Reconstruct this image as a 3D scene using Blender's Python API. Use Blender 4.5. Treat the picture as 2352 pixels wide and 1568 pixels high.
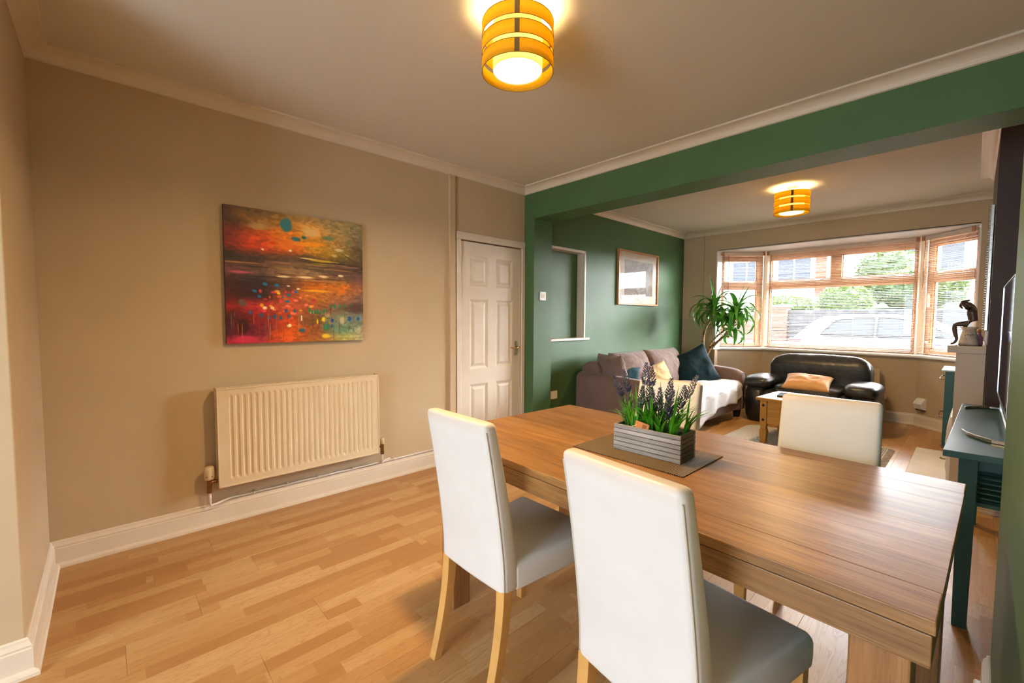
import bpy, bmesh, math, random
import numpy as np
from mathutils import Vector, Matrix, noise

for o in list(bpy.data.objects):
    bpy.data.objects.remove(o, do_unlink=True)
SC = bpy.context.scene
COL = SC.collection
PI = math.pi

# ------------------------------------------------------------------ camera
CAM = (3.1215936, -3.1064053, 1.2726188)
YAW, PITCH, ROLL, FPX = 0.8226763, 0.0528258, -0.0047606, 993.40886
cd = bpy.data.cameras.new('camera'); cam = bpy.data.objects.new('camera', cd); COL.objects.link(cam)
_f = Vector((-math.sin(YAW)*math.cos(PITCH), math.cos(YAW)*math.cos(PITCH), -math.sin(PITCH)))
_r = Vector((math.cos(YAW), math.sin(YAW), 0)); _d = _f.cross(_r)
_r2 = math.cos(ROLL)*_r + math.sin(ROLL)*_d; _d2 = -math.sin(ROLL)*_r + math.cos(ROLL)*_d
M = Matrix.Identity(4)
for i in range(3):
    M[i][0] = _r2[i]; M[i][1] = -_d2[i]; M[i][2] = -_f[i]; M[i][3] = CAM[i]
cam.matrix_world = M
cd.sensor_fit = 'HORIZONTAL'; cd.sensor_width = 36; cd.lens = FPX/2352*36
cd.shift_x = 7.081/2352; cd.shift_y = -1.666/2352
cd.clip_start = .03; cd.clip_end = 200
SC.camera = cam

# ------------------------------------------------------------------ light
W = bpy.data.worlds.new('overcast_sky'); SC.world = W; W.use_nodes = True
_bg = W.node_tree.nodes['Background']
_bg.inputs[0].default_value = (.76, .89, 1.0, 1); _bg.inputs[1].default_value = 14.0
SC.view_settings.view_transform = 'Standard'; SC.view_settings.look = 'None'
SC.view_settings.gamma = 1; SC.view_settings.use_curve_mapping = False
SC.view_settings.exposure = 0.22
try:
    SC.cycles.use_denoising = True
    SC.cycles.max_bounces = 8; SC.cycles.diffuse_bounces = 5; SC.cycles.glossy_bounces = 3
    SC.cycles.transmission_bounces = 4; SC.cycles.transparent_max_bounces = 12
    SC.cycles.sample_clamp_indirect = 6; SC.cycles.caustics_reflective = False; SC.cycles.caustics_refractive = False
except Exception:
    pass
LAMP1_W, LAMP2_W = 32, 24
SUN_W, SUN_AZ, SUN_EL = 185.0, math.radians(38), math.radians(26)

def portal(name, loc, rot, sx, sy):
    l = bpy.data.lights.new(name, 'AREA'); l.shape = 'RECTANGLE'; l.size = sx; l.size_y = sy
    l.cycles.is_portal = True
    o = bpy.data.objects.new(name, l); COL.objects.link(o); o.location = loc; o.rotation_euler = rot
portal('window_portal', (1.82, 4.16, 1.53), (-PI/2, 0, 0), 1.62, 1.25)
portal('window_portal', (.70, 3.90, 1.53), (-PI/2, 0, math.radians(43)), .55, 1.25)
portal('window_portal', (2.94, 3.90, 1.53), (-PI/2, 0, math.radians(-43)), .55, 1.25)
portal('garden_door_portal', (2.35, -5.72, 1.1), (PI/2, 0, 0), 1.5, 1.9)
# very soft, broad sun, added over the street to brighten the living room
_s = bpy.data.lights.new('added_soft_sun', 'SUN'); _s.energy = SUN_W; _s.angle = math.radians(95); _s.color = (.95, .975, 1.0)
_so = bpy.data.objects.new('added_soft_sun', _s); COL.objects.link(_so); _so.location = (4, 12, 9)
_so.rotation_euler = Vector((-math.sin(SUN_AZ)*math.cos(SUN_EL), -math.cos(SUN_AZ)*math.cos(SUN_EL), -math.sin(SUN_EL))).to_track_quat('-Z', 'Y').to_euler()

# ------------------------------------------------------------------ helpers
def srgb(r, g, b):
    f = lambda c: (c/255/12.92) if c/255 <= .04045 else ((c/255+.055)/1.055)**2.4
    return (f(r), f(g), f(b))

class NT:
    """small node-tree writer"""
    def __init__(s, name):
        s.m = bpy.data.materials.new(name); s.m.use_nodes = True
        s.t = s.m.node_tree; s.b = s.t.nodes['Principled BSDF']; s.out = s.t.nodes['Material Output']
    def n(s, ty, **k):
        x = s.t.nodes.new(ty)
        for a, v in k.items(): setattr(x, a, v)
        return x
    def l(s, a, b): s.t.links.new(a, b)
    def put(s, inp, v):
        if hasattr(v, 'is_output'): s.l(v, inp)
        else: inp.default_value = v
    def math(s, op, a, b=0.0, c=0.0):
        x = s.n('ShaderNodeMath', operation=op)
        s.put(x.inputs[0], a); s.put(x.inputs[1], b); s.put(x.inputs[2], c)
        return x.outputs[0]
    def xyz(s, x, y, z):
        c = s.n('ShaderNodeCombineXYZ')
        s.put(c.inputs[0], x); s.put(c.inputs[1], y); s.put(c.inputs[2], z)
        return c.outputs[0]
    def sep(s, v):
        c = s.n('ShaderNodeSeparateXYZ'); s.l(v, c.inputs[0]); return c.outputs
    def coord(s, which='Object'):
        return s.n('ShaderNodeTexCoord').outputs[which]
    def noise(s, v, scale=5, detail=3, rough=.5, dist=0):
        x = s.n('ShaderNodeTexNoise'); s.l(v, x.inputs['Vector'])
        x.inputs['Scale'].default_value = scale; x.inputs['Detail'].default_value = detail
        x.inputs['Roughness'].default_value = rough; x.inputs['Distortion'].default_value = dist
        return x.outputs['Fac']
    def white(s, v):
        x = s.n('ShaderNodeTexWhiteNoise', noise_dimensions='3D'); s.l(v, x.inputs['Vector']); return x.outputs['Value']
    def ramp(s, fac, stops):
        r = s.n('ShaderNodeValToRGB'); s.put(r.inputs[0], fac)
        e = r.color_ramp.elements
        while len(e) < len(stops): e.new(.5)
        for i, (p, c) in enumerate(stops):
            e[i].position = p; e[i].color = (*c, 1) if len(c) == 3 else c
        return r.outputs[0]
    def mix(s, f, a, b, mode='MIX'):
        x = s.n('ShaderNodeMix', data_type='RGBA', blend_type=mode)
        s.put(x.inputs[0], f)
        for i, v in ((6, a), (7, b)):
            if hasattr(v, 'is_output'): s.l(v, x.inputs[i])
            else: x.inputs[i].default_value = (*v, 1)
        return x.outputs[2]
    def bump(s, h, strength=.3, dist=.01):
        x = s.n('ShaderNodeBump'); x.inputs['Strength'].default_value = strength
        x.inputs['Distance'].default_value = dist; s.l(h, x.inputs['Height'])
        s.l(x.outputs[0], s.b.inputs['Normal'])
    def base(s, c, rough=.5, metal=0, spec=.5):
        if hasattr(c, 'is_output'): s.l(c, s.b.inputs['Base Color'])
        else: s.b.inputs['Base Color'].default_value = (*c, 1)
        s.put(s.b.inputs['Roughness'], rough); s.b.inputs['Metallic'].default_value = metal
        s.b.inputs['Specular IOR Level'].default_value = spec
        return s

def paint(name, c, rough=.6, var=.06, scale=6, bump=0, bscale=60, metal=0, spec=.4, dist=.004):
    """painted / plain surface with faint tonal mottling"""
    t = NT(name); v = t.coord()
    f = t.noise(v, scale, 3)
    lo = tuple(x*(1-var) for x in c); hi = tuple(min(1, x*(1+var)) for x in c)
    t.base(t.ramp(f, [(.3, lo), (.7, hi)]), rough, metal, spec)
    if bump: t.bump(t.noise(v, bscale, 3), bump, dist)
    return t.m

def wood(name, dark, light, axis=0, scale=1.0, rough=.45, rand=True, spec=.4, fine=90):
    """straight grained wood; grain runs along local axis"""
    t = NT(name); v = t.coord(); x = t.sep(v)
    r = t.n('ShaderNodeObjectInfo').outputs['Random'] if rand else 0.37
    st = [14*scale]*3; st[axis] = 1.3*scale
    off = t.math('MULTIPLY', r, 37.0)
    vv = t.xyz(t.math('ADD', t.math('MULTIPLY', x[0], st[0]), off), t.math('ADD', t.math('MULTIPLY', x[1], st[1]), off), t.math('MULTIPLY', x[2], st[2]))
    a = t.noise(vv, 1.6, 4, .6, 1.2)
    st2 = [fine*1.0]*3; st2[axis] = 4
    w2 = t.xyz(t.math('ADD', t.math('MULTIPLY', x[0], st2[0]), off), t.math('MULTIPLY', x[1], st2[1]), t.math('MULTIPLY', x[2], st2[2]))
    b = t.noise(w2, 1.0, 3, .6)
    mixf = t.math('ADD', t.math('MULTIPLY', a, .65), t.math('MULTIPLY', b, .35))
    mid = tuple((p+q)/2 for p, q in zip(dark, light))
    c = t.ramp(mixf, [(.3, dark), (.5, mid), (.68, light)])
    st3 = [fine*2.6]*3; st3[axis] = 11
    p_ = t.noise(t.xyz(t.math('ADD', t.math('MULTIPLY', x[0], st3[0]), off), t.math('MULTIPLY', x[1], st3[1]), t.math('MULTIPLY', x[2], st3[2])), 1.0, 2, .5)
    pore = t.ramp(p_, [(.56, (0, 0, 0)), (.68, (1, 1, 1))])
    c = t.mix(t.math('MULTIPLY', pore, .45), c, tuple(v_*.45 for v_ in dark))
    tone = t.math('ADD', .80, t.math('MULTIPLY', r, .40)) if rand else 1.0
    if rand:
        c = t.mix(1.0, c, t.xyz(tone, tone, tone), 'MULTIPLY')
    t.base(c, rough, 0, spec)
    t.bump(b, .12, .002)
    return t.m

def glassy(name, base=.04, edge=.5, pw=4.0):
    """thin single-sheet pane: mostly clear, mirror-like at grazing angles"""
    t = NT(name)
    tr = t.n('ShaderNodeBsdfTransparent')
    gl = t.n('ShaderNodeBsdfGlossy'); gl.inputs['Roughness'].default_value = .015
    fr = t.n('ShaderNodeLayerWeight'); fr.inputs[0].default_value = .5
    f = t.math('ADD', base, t.math('MULTIPLY', t.math('POWER', fr.outputs['Facing'], pw), edge))
    m = t.n('ShaderNodeMixShader'); t.l(f, m.inputs[0]); t.l(tr.outputs[0], m.inputs[1]); t.l(gl.outputs[0], m.inputs[2])
    t.l(m.outputs[0], t.out.inputs[0])
    return t.m

def emit(name, c, s):
    t = NT(name); t.b.inputs['Base Color'].default_value = (*c, 1)
    t.b.inputs['Emission Color'].default_value = (*c, 1); t.b.inputs['Emission Strength'].default_value = s
    return t.m

class B:
    """collects shapes into one mesh"""
    def __init__(s): s.bm = bmesh.new()
    def box(s, x0, x1, y0, y1, z0, z1, mtx=None):
        r = bmesh.ops.create_cube(s.bm, size=1)
        m = Matrix.Translation(((x0+x1)/2, (y0+y1)/2, (z0+z1)/2)) @ Matrix.Diagonal((abs(x1-x0), abs(y1-y0), abs(z1-z0), 1))
        if mtx is not None: m = mtx @ m
        bmesh.ops.transform(s.bm, matrix=m, verts=r['verts']); return s
    def face(s, pts):
        s.bm.faces.new([s.bm.verts.new(p) for p in pts]); return s
    def prism(s, poly, z0, z1):
        """poly in xy, extruded in z"""
        a = [s.bm.verts.new((p[0], p[1], z0)) for p in poly]; b = [s.bm.verts.new((p[0], p[1], z1)) for p in poly]
        s.bm.faces.new(a[::-1]); s.bm.faces.new(b)
        for i in range(len(poly)):
            j = (i+1) % len(poly); s.bm.faces.new((a[i], a[j], b[j], b[i]))
        return s
    def loft(s, rings, caps=True, closed=True):
        R = [[s.bm.verts.new(p) for p in r] for r in rings]
        n = len(R[0])
        for a, b in zip(R, R[1:]):
            for i in range(n if closed else n-1):
                j = (i+1) % n
                s.bm.faces.new((a[i], a[j], b[j], b[i]))
        if caps and closed:
            s.bm.faces.new(R[0][::-1]); s.bm.faces.new(R[-1])
        return s
    def lathe(s, prof, c=(0, 0, 0), n=32, cap=True):
        rings = [[(c[0]+r*math.cos(2*PI*i/n), c[1]+r*math.sin(2*PI*i/n), c[2]+z) for i in range(n)] for r, z in prof]
        return s.loft(rings, caps=cap)
    def tube(s, pts, rad, n=8, caps=True):
        pts = [Vector(p) for p in pts]
        if not hasattr(rad, '__len__'): rad = [rad]*len(pts)
        rings = []; up = None
        for i, p in enumerate(pts):
            t = (pts[min(i+1, len(pts)-1)] - pts[max(i-1, 0)]).normalized()
            if up is None:
                up = t.orthogonal().normalized()
            up = (up - t*up.dot(t))
            up = up.normalized() if up.length > 1e-6 else t.orthogonal().normalized()
            w = t.cross(up)
            rings.append([p + (up*math.cos(2*PI*k/n) + w*math.sin(2*PI*k/n))*rad[i] for k in range(n)])
        return s.loft(rings, caps=caps)
    def grid(s, fn, nu, nv, closed_u=False):
        V = [[s.bm.verts.new(fn(u/(nu if closed_u else nu), v/nv)) for u in range(nu if closed_u else nu+1)] for v in range(nv+1)]
        m = len(V[0])
        for j in range(nv):
            for i in range(m if closed_u else m-1):
                k = (i+1) % m
                s.bm.faces.new((V[j][i], V[j][k], V[j+1][k], V[j+1][i]))
        return s
    def puff(s, c, h, e1=.5, e2=.5, nu=28, nv=16, wob=0, seed=0, mtx=None, wsc=4):
        """soft superellipsoid with half sizes h"""
        sg = lambda a, e: math.copysign(abs(a)**e, a)
        rings = []
        for j in range(nv+1):
            v = -PI/2 + PI*j/nv
            v = max(-PI/2+.02, min(PI/2-.02, v))
            ring = []
            for i in range(nu):
                u = 2*PI*i/nu
                p = Vector((h[0]*sg(math.cos(v), e1)*sg(math.cos(u), e2), h[1]*sg(math.cos(v), e1)*sg(math.sin(u), e2), h[2]*sg(math.sin(v), e1)))
                if wob:
                    q = p*wsc + Vector((seed*7.1, seed*3.3, seed))
                    p = p + p.normalized()*noise.noise(q)*wob
                p = p + Vector(c)
                if mtx is not None: p = mtx @ p
                ring.append(p)
            rings.append(ring)
        return s.loft(rings)
    def obj(s, name, m, parent=None, smooth=False, bevel=0, seg=2, sub=0, loc=None, rot=None):
        bmesh.ops.recalc_face_normals(s.bm, faces=s.bm.faces)
        me = bpy.data.meshes.new(name); s.bm.to_mesh(me); s.bm.free()
        if m is not None: me.materials.append(m)
        return place(name, me, parent, smooth, bevel, seg, sub, loc, rot)

def place(name, me, parent=None, smooth=False, bevel=0, seg=2, sub=0, loc=None, rot=None):
    o = bpy.data.objects.new(name, me); COL.objects.link(o)
    if parent is not None: o.parent = parent
    if loc is not None: o.location = loc
    if rot is not None: o.rotation_euler = rot
    if smooth:
        for p in me.polygons: p.use_smooth = True
    if bevel:
        b = o.modifiers.new('bevel', 'BEVEL'); b.width = bevel; b.segments = seg; b.limit_method = 'ANGLE'; b.angle_limit = .6
    if sub:
        d = o.modifiers.new('sub', 'SUBSURF'); d.levels = sub; d.render_levels = sub
    return o

def thing(name, label, cat, loc=(0, 0, 0), rz=0, group=None):
    o = bpy.data.objects.new(name, None); COL.objects.link(o); o.empty_display_size = .05
    o.location = loc; o.rotation_euler = (0, 0, rz)
    return tag(o, label, cat, group)
def tag(o, label, cat, group=None):
    o['label'] = label; o['category'] = cat
    if group: o['group'] = group
    return o
def struct(o, label=None):
    o['kind'] = 'structure'
    if label: o['label'] = label
    return o
def group_root(name, label, loc=(0, 0, 0)):
    o = bpy.data.objects.new(name, None); COL.objects.link(o); o.location = loc; o.empty_display_size = .05
    return struct(o, label)
def copy_tree(o, parent=None):
    c = o.copy(); COL.objects.link(c); c.parent = parent
    for ch in o.children: copy_tree(ch, c)
    return c
def sweep(prof, path, closed=False):
    """prof: (d, z) with d measured to the left of the path direction; mitred corners"""
    P = [Vector((p[0], p[1])) for p in path]; n = len(P); b = B(); rings = []
    for i in range(n):
        a = (P[i]-P[i-1]).normalized() if i > 0 else None
        c = (P[i+1]-P[i]).normalized() if i < n-1 else None
        if a is None: a = c
        if c is None: c = a
        na = Vector((-a.y, a.x)); nc = Vector((-c.y, c.x))
        m = (na+nc); m = m/max(.2, (1+na.dot(nc)))
        rings.append([(P[i].x+m.x*d, P[i].y+m.y*d, z) for d, z in prof])
    return b.loft(rings)

rnd = random.Random(7)

# ------------------------------------------------------------------ materials
M_WALL = paint('beige_wall_paint', (.53, .415, .275), .75, .03, 3, .05, 90)
M_GREEN = paint('green_wall_paint', (.056, .126, .048), .5, .05, 3, .12, 70, spec=.35)
M_WHITE = paint('white_gloss_paint', (.73, .66, .56), .35, .03, 5)
M_SILL = paint('white_sill_paint', (.86, .86, .86), .3, .02, 5)
M_BROWN = paint('brown_wall_paint', (.040, .020, .017), .55, .05, 4, .06, 90)
M_CREAM = paint('cream_surround_paint', (.62, .55, .46), .5, .03, 4)
M_KITCH = paint('kitchen_wall_paint', (.75, .73, .70), .7, .02, 3)
def ceiling_mat():
    t = NT('swirled_plaster_ceiling'); v = t.coord()
    n1 = t.noise(v, 2.2, 2, .5, 1.5)
    w = t.n('ShaderNodeTexWave', wave_type='RINGS'); w.inputs['Scale'].default_value = 3.2; w.inputs['Distortion'].default_value = 14
    w.inputs['Detail'].default_value = 3; w.inputs['Detail Scale'].default_value = 1.2
    t.l(v, w.inputs['Vector'])
    n2 = t.noise(v, 26, 3, .6, 2.0)
    h = t.math('ADD', t.math('MULTIPLY', w.outputs['Fac'], .6), t.math('ADD', t.math('MULTIPLY', n2, .5), n1))
    t.base((.68, .665, .61), .8, 0, .2); t.bump(h, .16, .006)
    return t.m
M_CEIL = ceiling_mat()

def floor_mat():
    t = NT('three_strip_beech_laminate'); x = t.sep(t.coord())
    r = t.n('ShaderNodeObjectInfo').outputs['Random']
    s = t.math('FLOOR', t.math('DIVIDE', x[0], .0643))
    wo = t.white(t.xyz(s, t.math('MULTIPLY', r, 91.0), 3.0))
    yy = t.math('ADD', x[1], t.math('MULTIPLY', wo, .6))
    c = t.math('FLOOR', t.math('DIVIDE', yy, .43))
    h = t.white(t.xyz(s, c, t.math('MULTIPLY', r, 57.0)))
    h2 = t.white(t.xyz(c, s, t.math('MULTIPLY', r, 23.0)))
    vv = t.xyz(t.math('ADD', t.math('MULTIPLY', x[0], 15), t.math('MULTIPLY', h, 40)), t.math('ADD', t.math('MULTIPLY', x[1], 1.4), t.math('MULTIPLY', h2, 30)), t.math('MULTIPLY', r, 10))
    g = t.noise(vv, 1.5, 4, .55, 1.6)
    ring = t.math('FRACT', t.math('MULTIPLY', g, 7))
    ringf = t.math('MULTIPLY', t.math('POWER', ring, 4.0), .85)
    fine = t.noise(t.xyz(t.math('MULTIPLY', x[0], 260), t.math('MULTIPLY', x[1], 10), r), 1, 2)
    tone = t.ramp(h, [(0, (.375, .185, .062)), (.3, (.43, .232, .086)), (.6, (.485, .28, .115)), (1, (.55, .355, .168))])
    dark = t.mix(ringf, tone, t.mix(.65, tone, (.30, .13, .04)))
    col = t.mix(t.math('MULTIPLY', fine, .25), dark, (.42, .22, .09))
    t.base(col, t.math('ADD', .27, t.math('MULTIPLY', fine, .12)), 0, .5)
    t.bump(fine, .05, .001)
    return t.m
M_FLOOR = floor_mat()
M_JOINT = paint('dark_floor_underlay', (.10, .05, .025), .8)

CEIL, XR, D, L = 2.562, 3.60, 3.49, 3.355
CB = 2.496          # underside of cornice
# ------------------------------------------------------------------ shell
fl = struct(B().box(-.3, 3.9, -5.9, 4.3, -.12, -.008).obj('floor', M_JOINT), 'beech coloured three strip laminate floor')
bw, blen = .193, 1.285
bme = {}
def board_mesh(l):
    k = round(l, 3)
    if k not in bme:
        b = B().box(0, bw-.0007, 0, l-.0007, -.008, 0)
        bmesh.ops.bevel(b.bm, geom=[e for e in b.bm.edges], offset=.0005, segments=1, affect='EDGES')
        bmesh.ops.recalc_face_normals(b.bm, faces=b.bm.faces)
        me = bpy.data.meshes.new('floor_board'); b.bm.to_mesh(me); b.bm.free(); me.materials.append(M_FLOOR); bme[k] = me
    return bme[k]
for i in range(19):
    y = -3.75 - [0, .43, .86, .2, .64, 1.05][i % 6]*.6
    while y < 4.1:
        place('floor_board', board_mesh(blen), fl, loc=(-.03 + i*bw, y, 0)); y += blen
struct(B().box(.88, XR, -5.9, -4.3, -.008, .0).obj('floor_kitchen', M_KITCH), 'pale kitchen floor')

struct(B().box(-.3, 3.9, -5.9, 4.0, CEIL, CEIL+.15).obj('ceiling', M_CEIL), 'off-white swirled plaster ceiling')
# left wall with door opening and hatch recess
lw = B()
lw.box(-.25, 0, -L-.3, -.81, 0, CEIL); lw.box(-.25, 0, -.81, -.04, 1.965, CEIL); lw.box(-.25, 0, -.04, 0, 0, CEIL)
lw.box(-.25, -.12, -.81, -.04, 0, 1.965)
struct(lw.obj('wall_left', M_WALL), 'beige painted wall with painting and radiator')
gw = B()
gw.box(-.25, 0, 0, .16, 0, CEIL); gw.box(-.25, 0, 1.0, D, 0, CEIL); gw.box(-.25, 0, .16, 1.0, 0, 1.045); gw.box(-.25, 0, .16, 1.0, 2.04, CEIL)
gw.box(-.25, -.10, .16, 1.0, 1.045, 2.04)
struct(gw.obj('wall_living_left', M_GREEN), 'green painted living room wall with hatch recess')
# beam and its left pier
bp = B()
bp.box(0, XR, 0, .268, 2.249, CEIL); bp.box(0, .132, 0, .268, 0, 2.249)
struct(bp.obj('wall_beam', M_GREEN, bevel=.004), 'dark green beam and pier between dining and living room')
# near-left return wall with jamb, kitchen behind the camera
nb = B(); nb.box(-.25, .878, -5.8, -L, 0, CEIL)
struct(nb.obj('wall_near', M_WALL, bevel=.004), 'beige return wall beside the kitchen opening')
struct(B().box(XR, XR+.2, -5.9, 4.0, 0, CEIL).obj('wall_right', M_WALL), 'beige right hand wall')
kb = B(); kb.box(.878, 1.60, -5.9, -5.75, 0, CEIL); kb.box(3.12, XR, -5.9, -5.75, 0, CEIL); kb.box(1.60, 3.12, -5.9, -5.75, 2.1, CEIL)
struct(kb.obj('wall_kitchen', M_KITCH), 'kitchen end wall with glazed garden door')
# dining chimney breast (green, right edge of view)
struct(B().box(3.203, XR, -2.35, -.95, 0, CEIL).obj('wall_dining_chimney', M_GREEN, bevel=.012, seg=3), 'green painted chimney breast at the right edge')
# living chimney breast
struct(B().box(3.182, XR, 1.12, 2.66, 0, CEIL).obj('wall_chimney', M_BROWN, bevel=.003), 'dark brown painted chimney breast')

# far wall and bay
BH, BS = 2.256, .815      # bay head, wall top under sill
bay = [(.505, D), (.505, 3.60), (.975, 4.05), (2.665, 4.05), (3.118, 3.60), (3.118, D)]
fw = B()
fw.box(-.25, .505, D, D+.28, 0, CEIL); fw.box(3.118, XR+.2, D, D+.28, 0, CEIL); fw.box(.505, 3.118, D, D+.11, BH+.012, CEIL)
struct(fw.obj('wall_far', M_WALL), 'beige wall above and beside the bay window')
bl = B().prism([(.505, 3.60), (.975, 4.05), (2.665, 4.05), (3.118, 3.60), (3.35, 3.72), (2.75, 4.30), (.89, 4.30), (.27, 3.72)], 0, BS)
struct(bl.obj('wall_bay', M_WALL), 'beige bay wall below the window sill')
br = B().prism([(.505, D), (3.118, D), (3.118, 3.60), (2.72, 4.28), (.92, 4.28), (.505, 3.60)], BH, BH+.02)
struct(br.obj('ceiling_bay', M_SILL), 'white soffit above the bay window')
bo = B().prism([(.3, D+.1), (3.32, D+.1), (3.32, 3.74), (2.75, 4.32), (.89, 4.32), (.3, 3.74)], BH+.02, BH+.35)
struct(bo.obj('ceiling_bay_roof', M_KITCH))
# white reveals
rv = B(); rv.box(.495, .51, D-.001, 3.66, BS, BH); rv.box(3.113, 3.128, D-.001, 3.66, BS, BH)
struct(rv.obj('trim_1', M_SILL, bevel=.003), 'white bay window reveals')
# sill
sp = [(.47, 3.452), (.47, 3.57), (.515, 3.625), (.96, 4.09), (2.68, 4.09), (3.11, 3.625), (3.16, 3.57), (3.16, 3.452), (3.118, 3.452), (3.086, 3.56), (2.645, 3.995), (.995, 3.995), (.535, 3.56), (.505, 3.452)]
sl = B().prism([(.42, 3.455), (.50, 3.455), (.55, 3.575), (.996, 4.0), (2.644, 4.0), (3.075, 3.575), (3.12, 3.455), (3.19, 3.455), (3.19, 3.64), (2.69, 4.13), (.95, 4.13), (.42, 3.64)], BS, BS+.032)
struct(sl.obj('trim_2', M_SILL, bevel=.014, seg=3), 'white bay window sill board')

# ------------------------------------------------------------------ cornice, skirting, boxing
cove = [(0, CB)] + [(.010+.068*(1-math.cos(a)), CB+.004+.050*math.sin(a)) for a in [i*PI/2/7 for i in range(8)]] + [(.082, CB+.056), (.082, CEIL), (0, CEIL)]
struct(sweep(cove, [(3.203, -2.35), (3.203, -.95), (3.6, -.95), (3.6, 0), (0, 0), (0, -L), (.878, -L), (.878, -5)]).obj('trim_3', M_WHITE), 'white cove cornice around the dining room')
struct(sweep(cove, [(3.6, .268), (3.6, 1.12), (3.182, 1.12), (3.182, 2.66), (3.6, 2.66), (3.6, D), (0, D), (0, .268), (3.6, .268)]).obj('trim_4', M_WHITE), 'white cove cornice around the living room')
H = .134
sk = [(0, 0), (.034, 0), (.034, .012), (.030, .020), (.018, .024), (.018, H-.038), (.014, H-.034), (.016, H-.026), (.009, H-.012), (.008, H-.004), (.004, H), (0, H)]
struct(sweep(sk, [(0, -.935), (0, -L), (.878, -L), (.878, -5.7)]).obj('baseboard_left', M_WHITE), 'cream skirting board under the radiator')
struct(sweep(sk, [(3.118, D), (3.118, 3.60), (2.665, 4.05), (.975, 4.05), (.505, 3.60), (.505, D), (0, D), (0, .27)]).obj('baseboard_far', M_WHITE), 'cream skirting board around the bay')
struct(sweep(sk, [(3.6, -2.35), (3.203, -2.35), (3.203, -.95), (3.6, -.95)][::1]).obj('baseboard_right', M_SILL), 'white skirting board on the green chimney breast')
struct(sweep(sk, [(3.6, .3), (3.6, 1.12), (3.182, 1.12), (3.182, 1.32)]).obj('baseboard_chimney', M_CREAM), 'beige skirting board on the brown chimney breast')
struct(B().box(0, .022, -.925, -.866, 0, CB).obj('trim_5', M_WALL, bevel=.004), 'slim painted boxing strip beside the white door')
struct(B().box(.285, .32, D-.022, D, 0, CB).obj('trim_6', M_WALL, bevel=.004), 'slim painted pipe boxing in the far corner')

# ------------------------------------------------------------------ door
dr = group_root('door_1', 'cream six panel door with brass lever handle')
fr = B(); fr.box(0, .016, -.848, -.80, 0, 1.9645); fr.box(0, .016, -.048, -.002, 0, 1.9645); fr.box(0, .016, -.848, -.002, 1.965, 2.03)
fr.obj('door_frame', M_WHITE, dr, bevel=.006, seg=3)
y0, y1, z0, z1 = -.806, -.047, .006, 1.955
ys = [(-.69, -.475), (-.375, -.16)]
zs = [(1.56, 1.83), (.80, 1.44), (.12, .66)]
leaf = B()
def panelled(bm, y0, y1, z0, z1, holes, xf, xb):
    Y = sorted({y0, y1, *[v for h in holes for v in h[:2]]}); Z = sorted({z0, z1, *[v for h in holes for v in h[2:]]})
    for i in range(len(Y)-1):
        for j in range(len(Z)-1):
            ym, zm = (Y[i]+Y[i+1])/2, (Z[j]+Z[j+1])/2
            if any(h[0] < ym < h[1] and h[2] < zm < h[3] for h in holes): continue
            bm.face([(xf, Y[i], Z[j]), (xf, Y[i+1], Z[j]), (xf, Y[i+1], Z[j+1]), (xf, Y[i], Z[j+1])])
    for a, b_, c, d_ in holes:
        o = [(xf, a, c), (xf, b_, c), (xf, b_, d_), (xf, a, d_)]
        e = .022; q = [(xb, a+e, c+e), (xb, b_-e, c+e), (xb, b_-e, d_-e), (xb, a+e, d_-e)]
        for k in range(4):
            m = (k+1) % 4; bm.face([o[k], o[m], q[m], q[k]])
        bm.face(q)
holes = [(a, b_, c, d_) for a, b_ in ys for c, d_ in zs]
panelled(leaf, y0, y1, z0, z1, holes, -.006, -.017)
leaf.box(-.045, -.018, y0, y1, z0, z1)
leaf.obj('door_leaf', M_WHITE, dr)
for a, b_, c, d_ in holes:
    e = .030; f = .022
    q = [(-.016, a+e, c+e), (-.016, b_-e, c+e), (-.016, b_-e, d_-e), (-.016, a+e, d_-e)]
    p = [(-.008, a+e+f, c+e+f), (-.008, b_-e-f, c+e+f), (-.008, b_-e-f, d_-e-f), (-.008, a+e+f, d_-e-f)]
    pb = B(); pb.loft([q, p]); pb.obj('panel', M_WHITE, dr)
M_BRASS = paint('polished_brass', (.70, .45, .14), .22, .05, metal=1)
hd = B(); hd.box(-.006, .002, -.135, -.095, .90, 1.04)
ho = hd.obj('handle_plate', paint('worn_nickel', (.62, .58, .50), .3, metal=1), dr, bevel=.003)
lv = B(); lv.tube([(0, -.112, .985), (.045, -.112, .985), (.05, -.125, .987), (.052, -.15, .978), (.05, -.185, .972), (.046, -.215, .982), (.04, -.222, .988)], [.008, .008, .008, .007, .006, .006, .007], 10)
lv.obj('lever', M_BRASS, dr, smooth=True)
for z in (.25, 1.02, 1.75): B().tube([(0, -.807, z), (0, -.807, z+.09)], .006, 8).obj('hinge', M_BRASS, dr)

# ------------------------------------------------------------------ hatch trim (niche)
ht = group_root('trim_7', 'white frame and ledge of the hatch in the green wall')
B().box(-.10, .012, .16, 1.0, 2.02, 2.05).obj('frame_rail', M_WHITE, ht, bevel=.003)
B().box(-.10, .012, .975, 1.0, 1.045, 2.05).obj('frame_side', M_WHITE, ht, bevel=.003)
B().box(-.10, .035, .14, 1.06, 1.02, 1.047).obj('ledge', M_WHITE, ht, bevel=.004)

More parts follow.
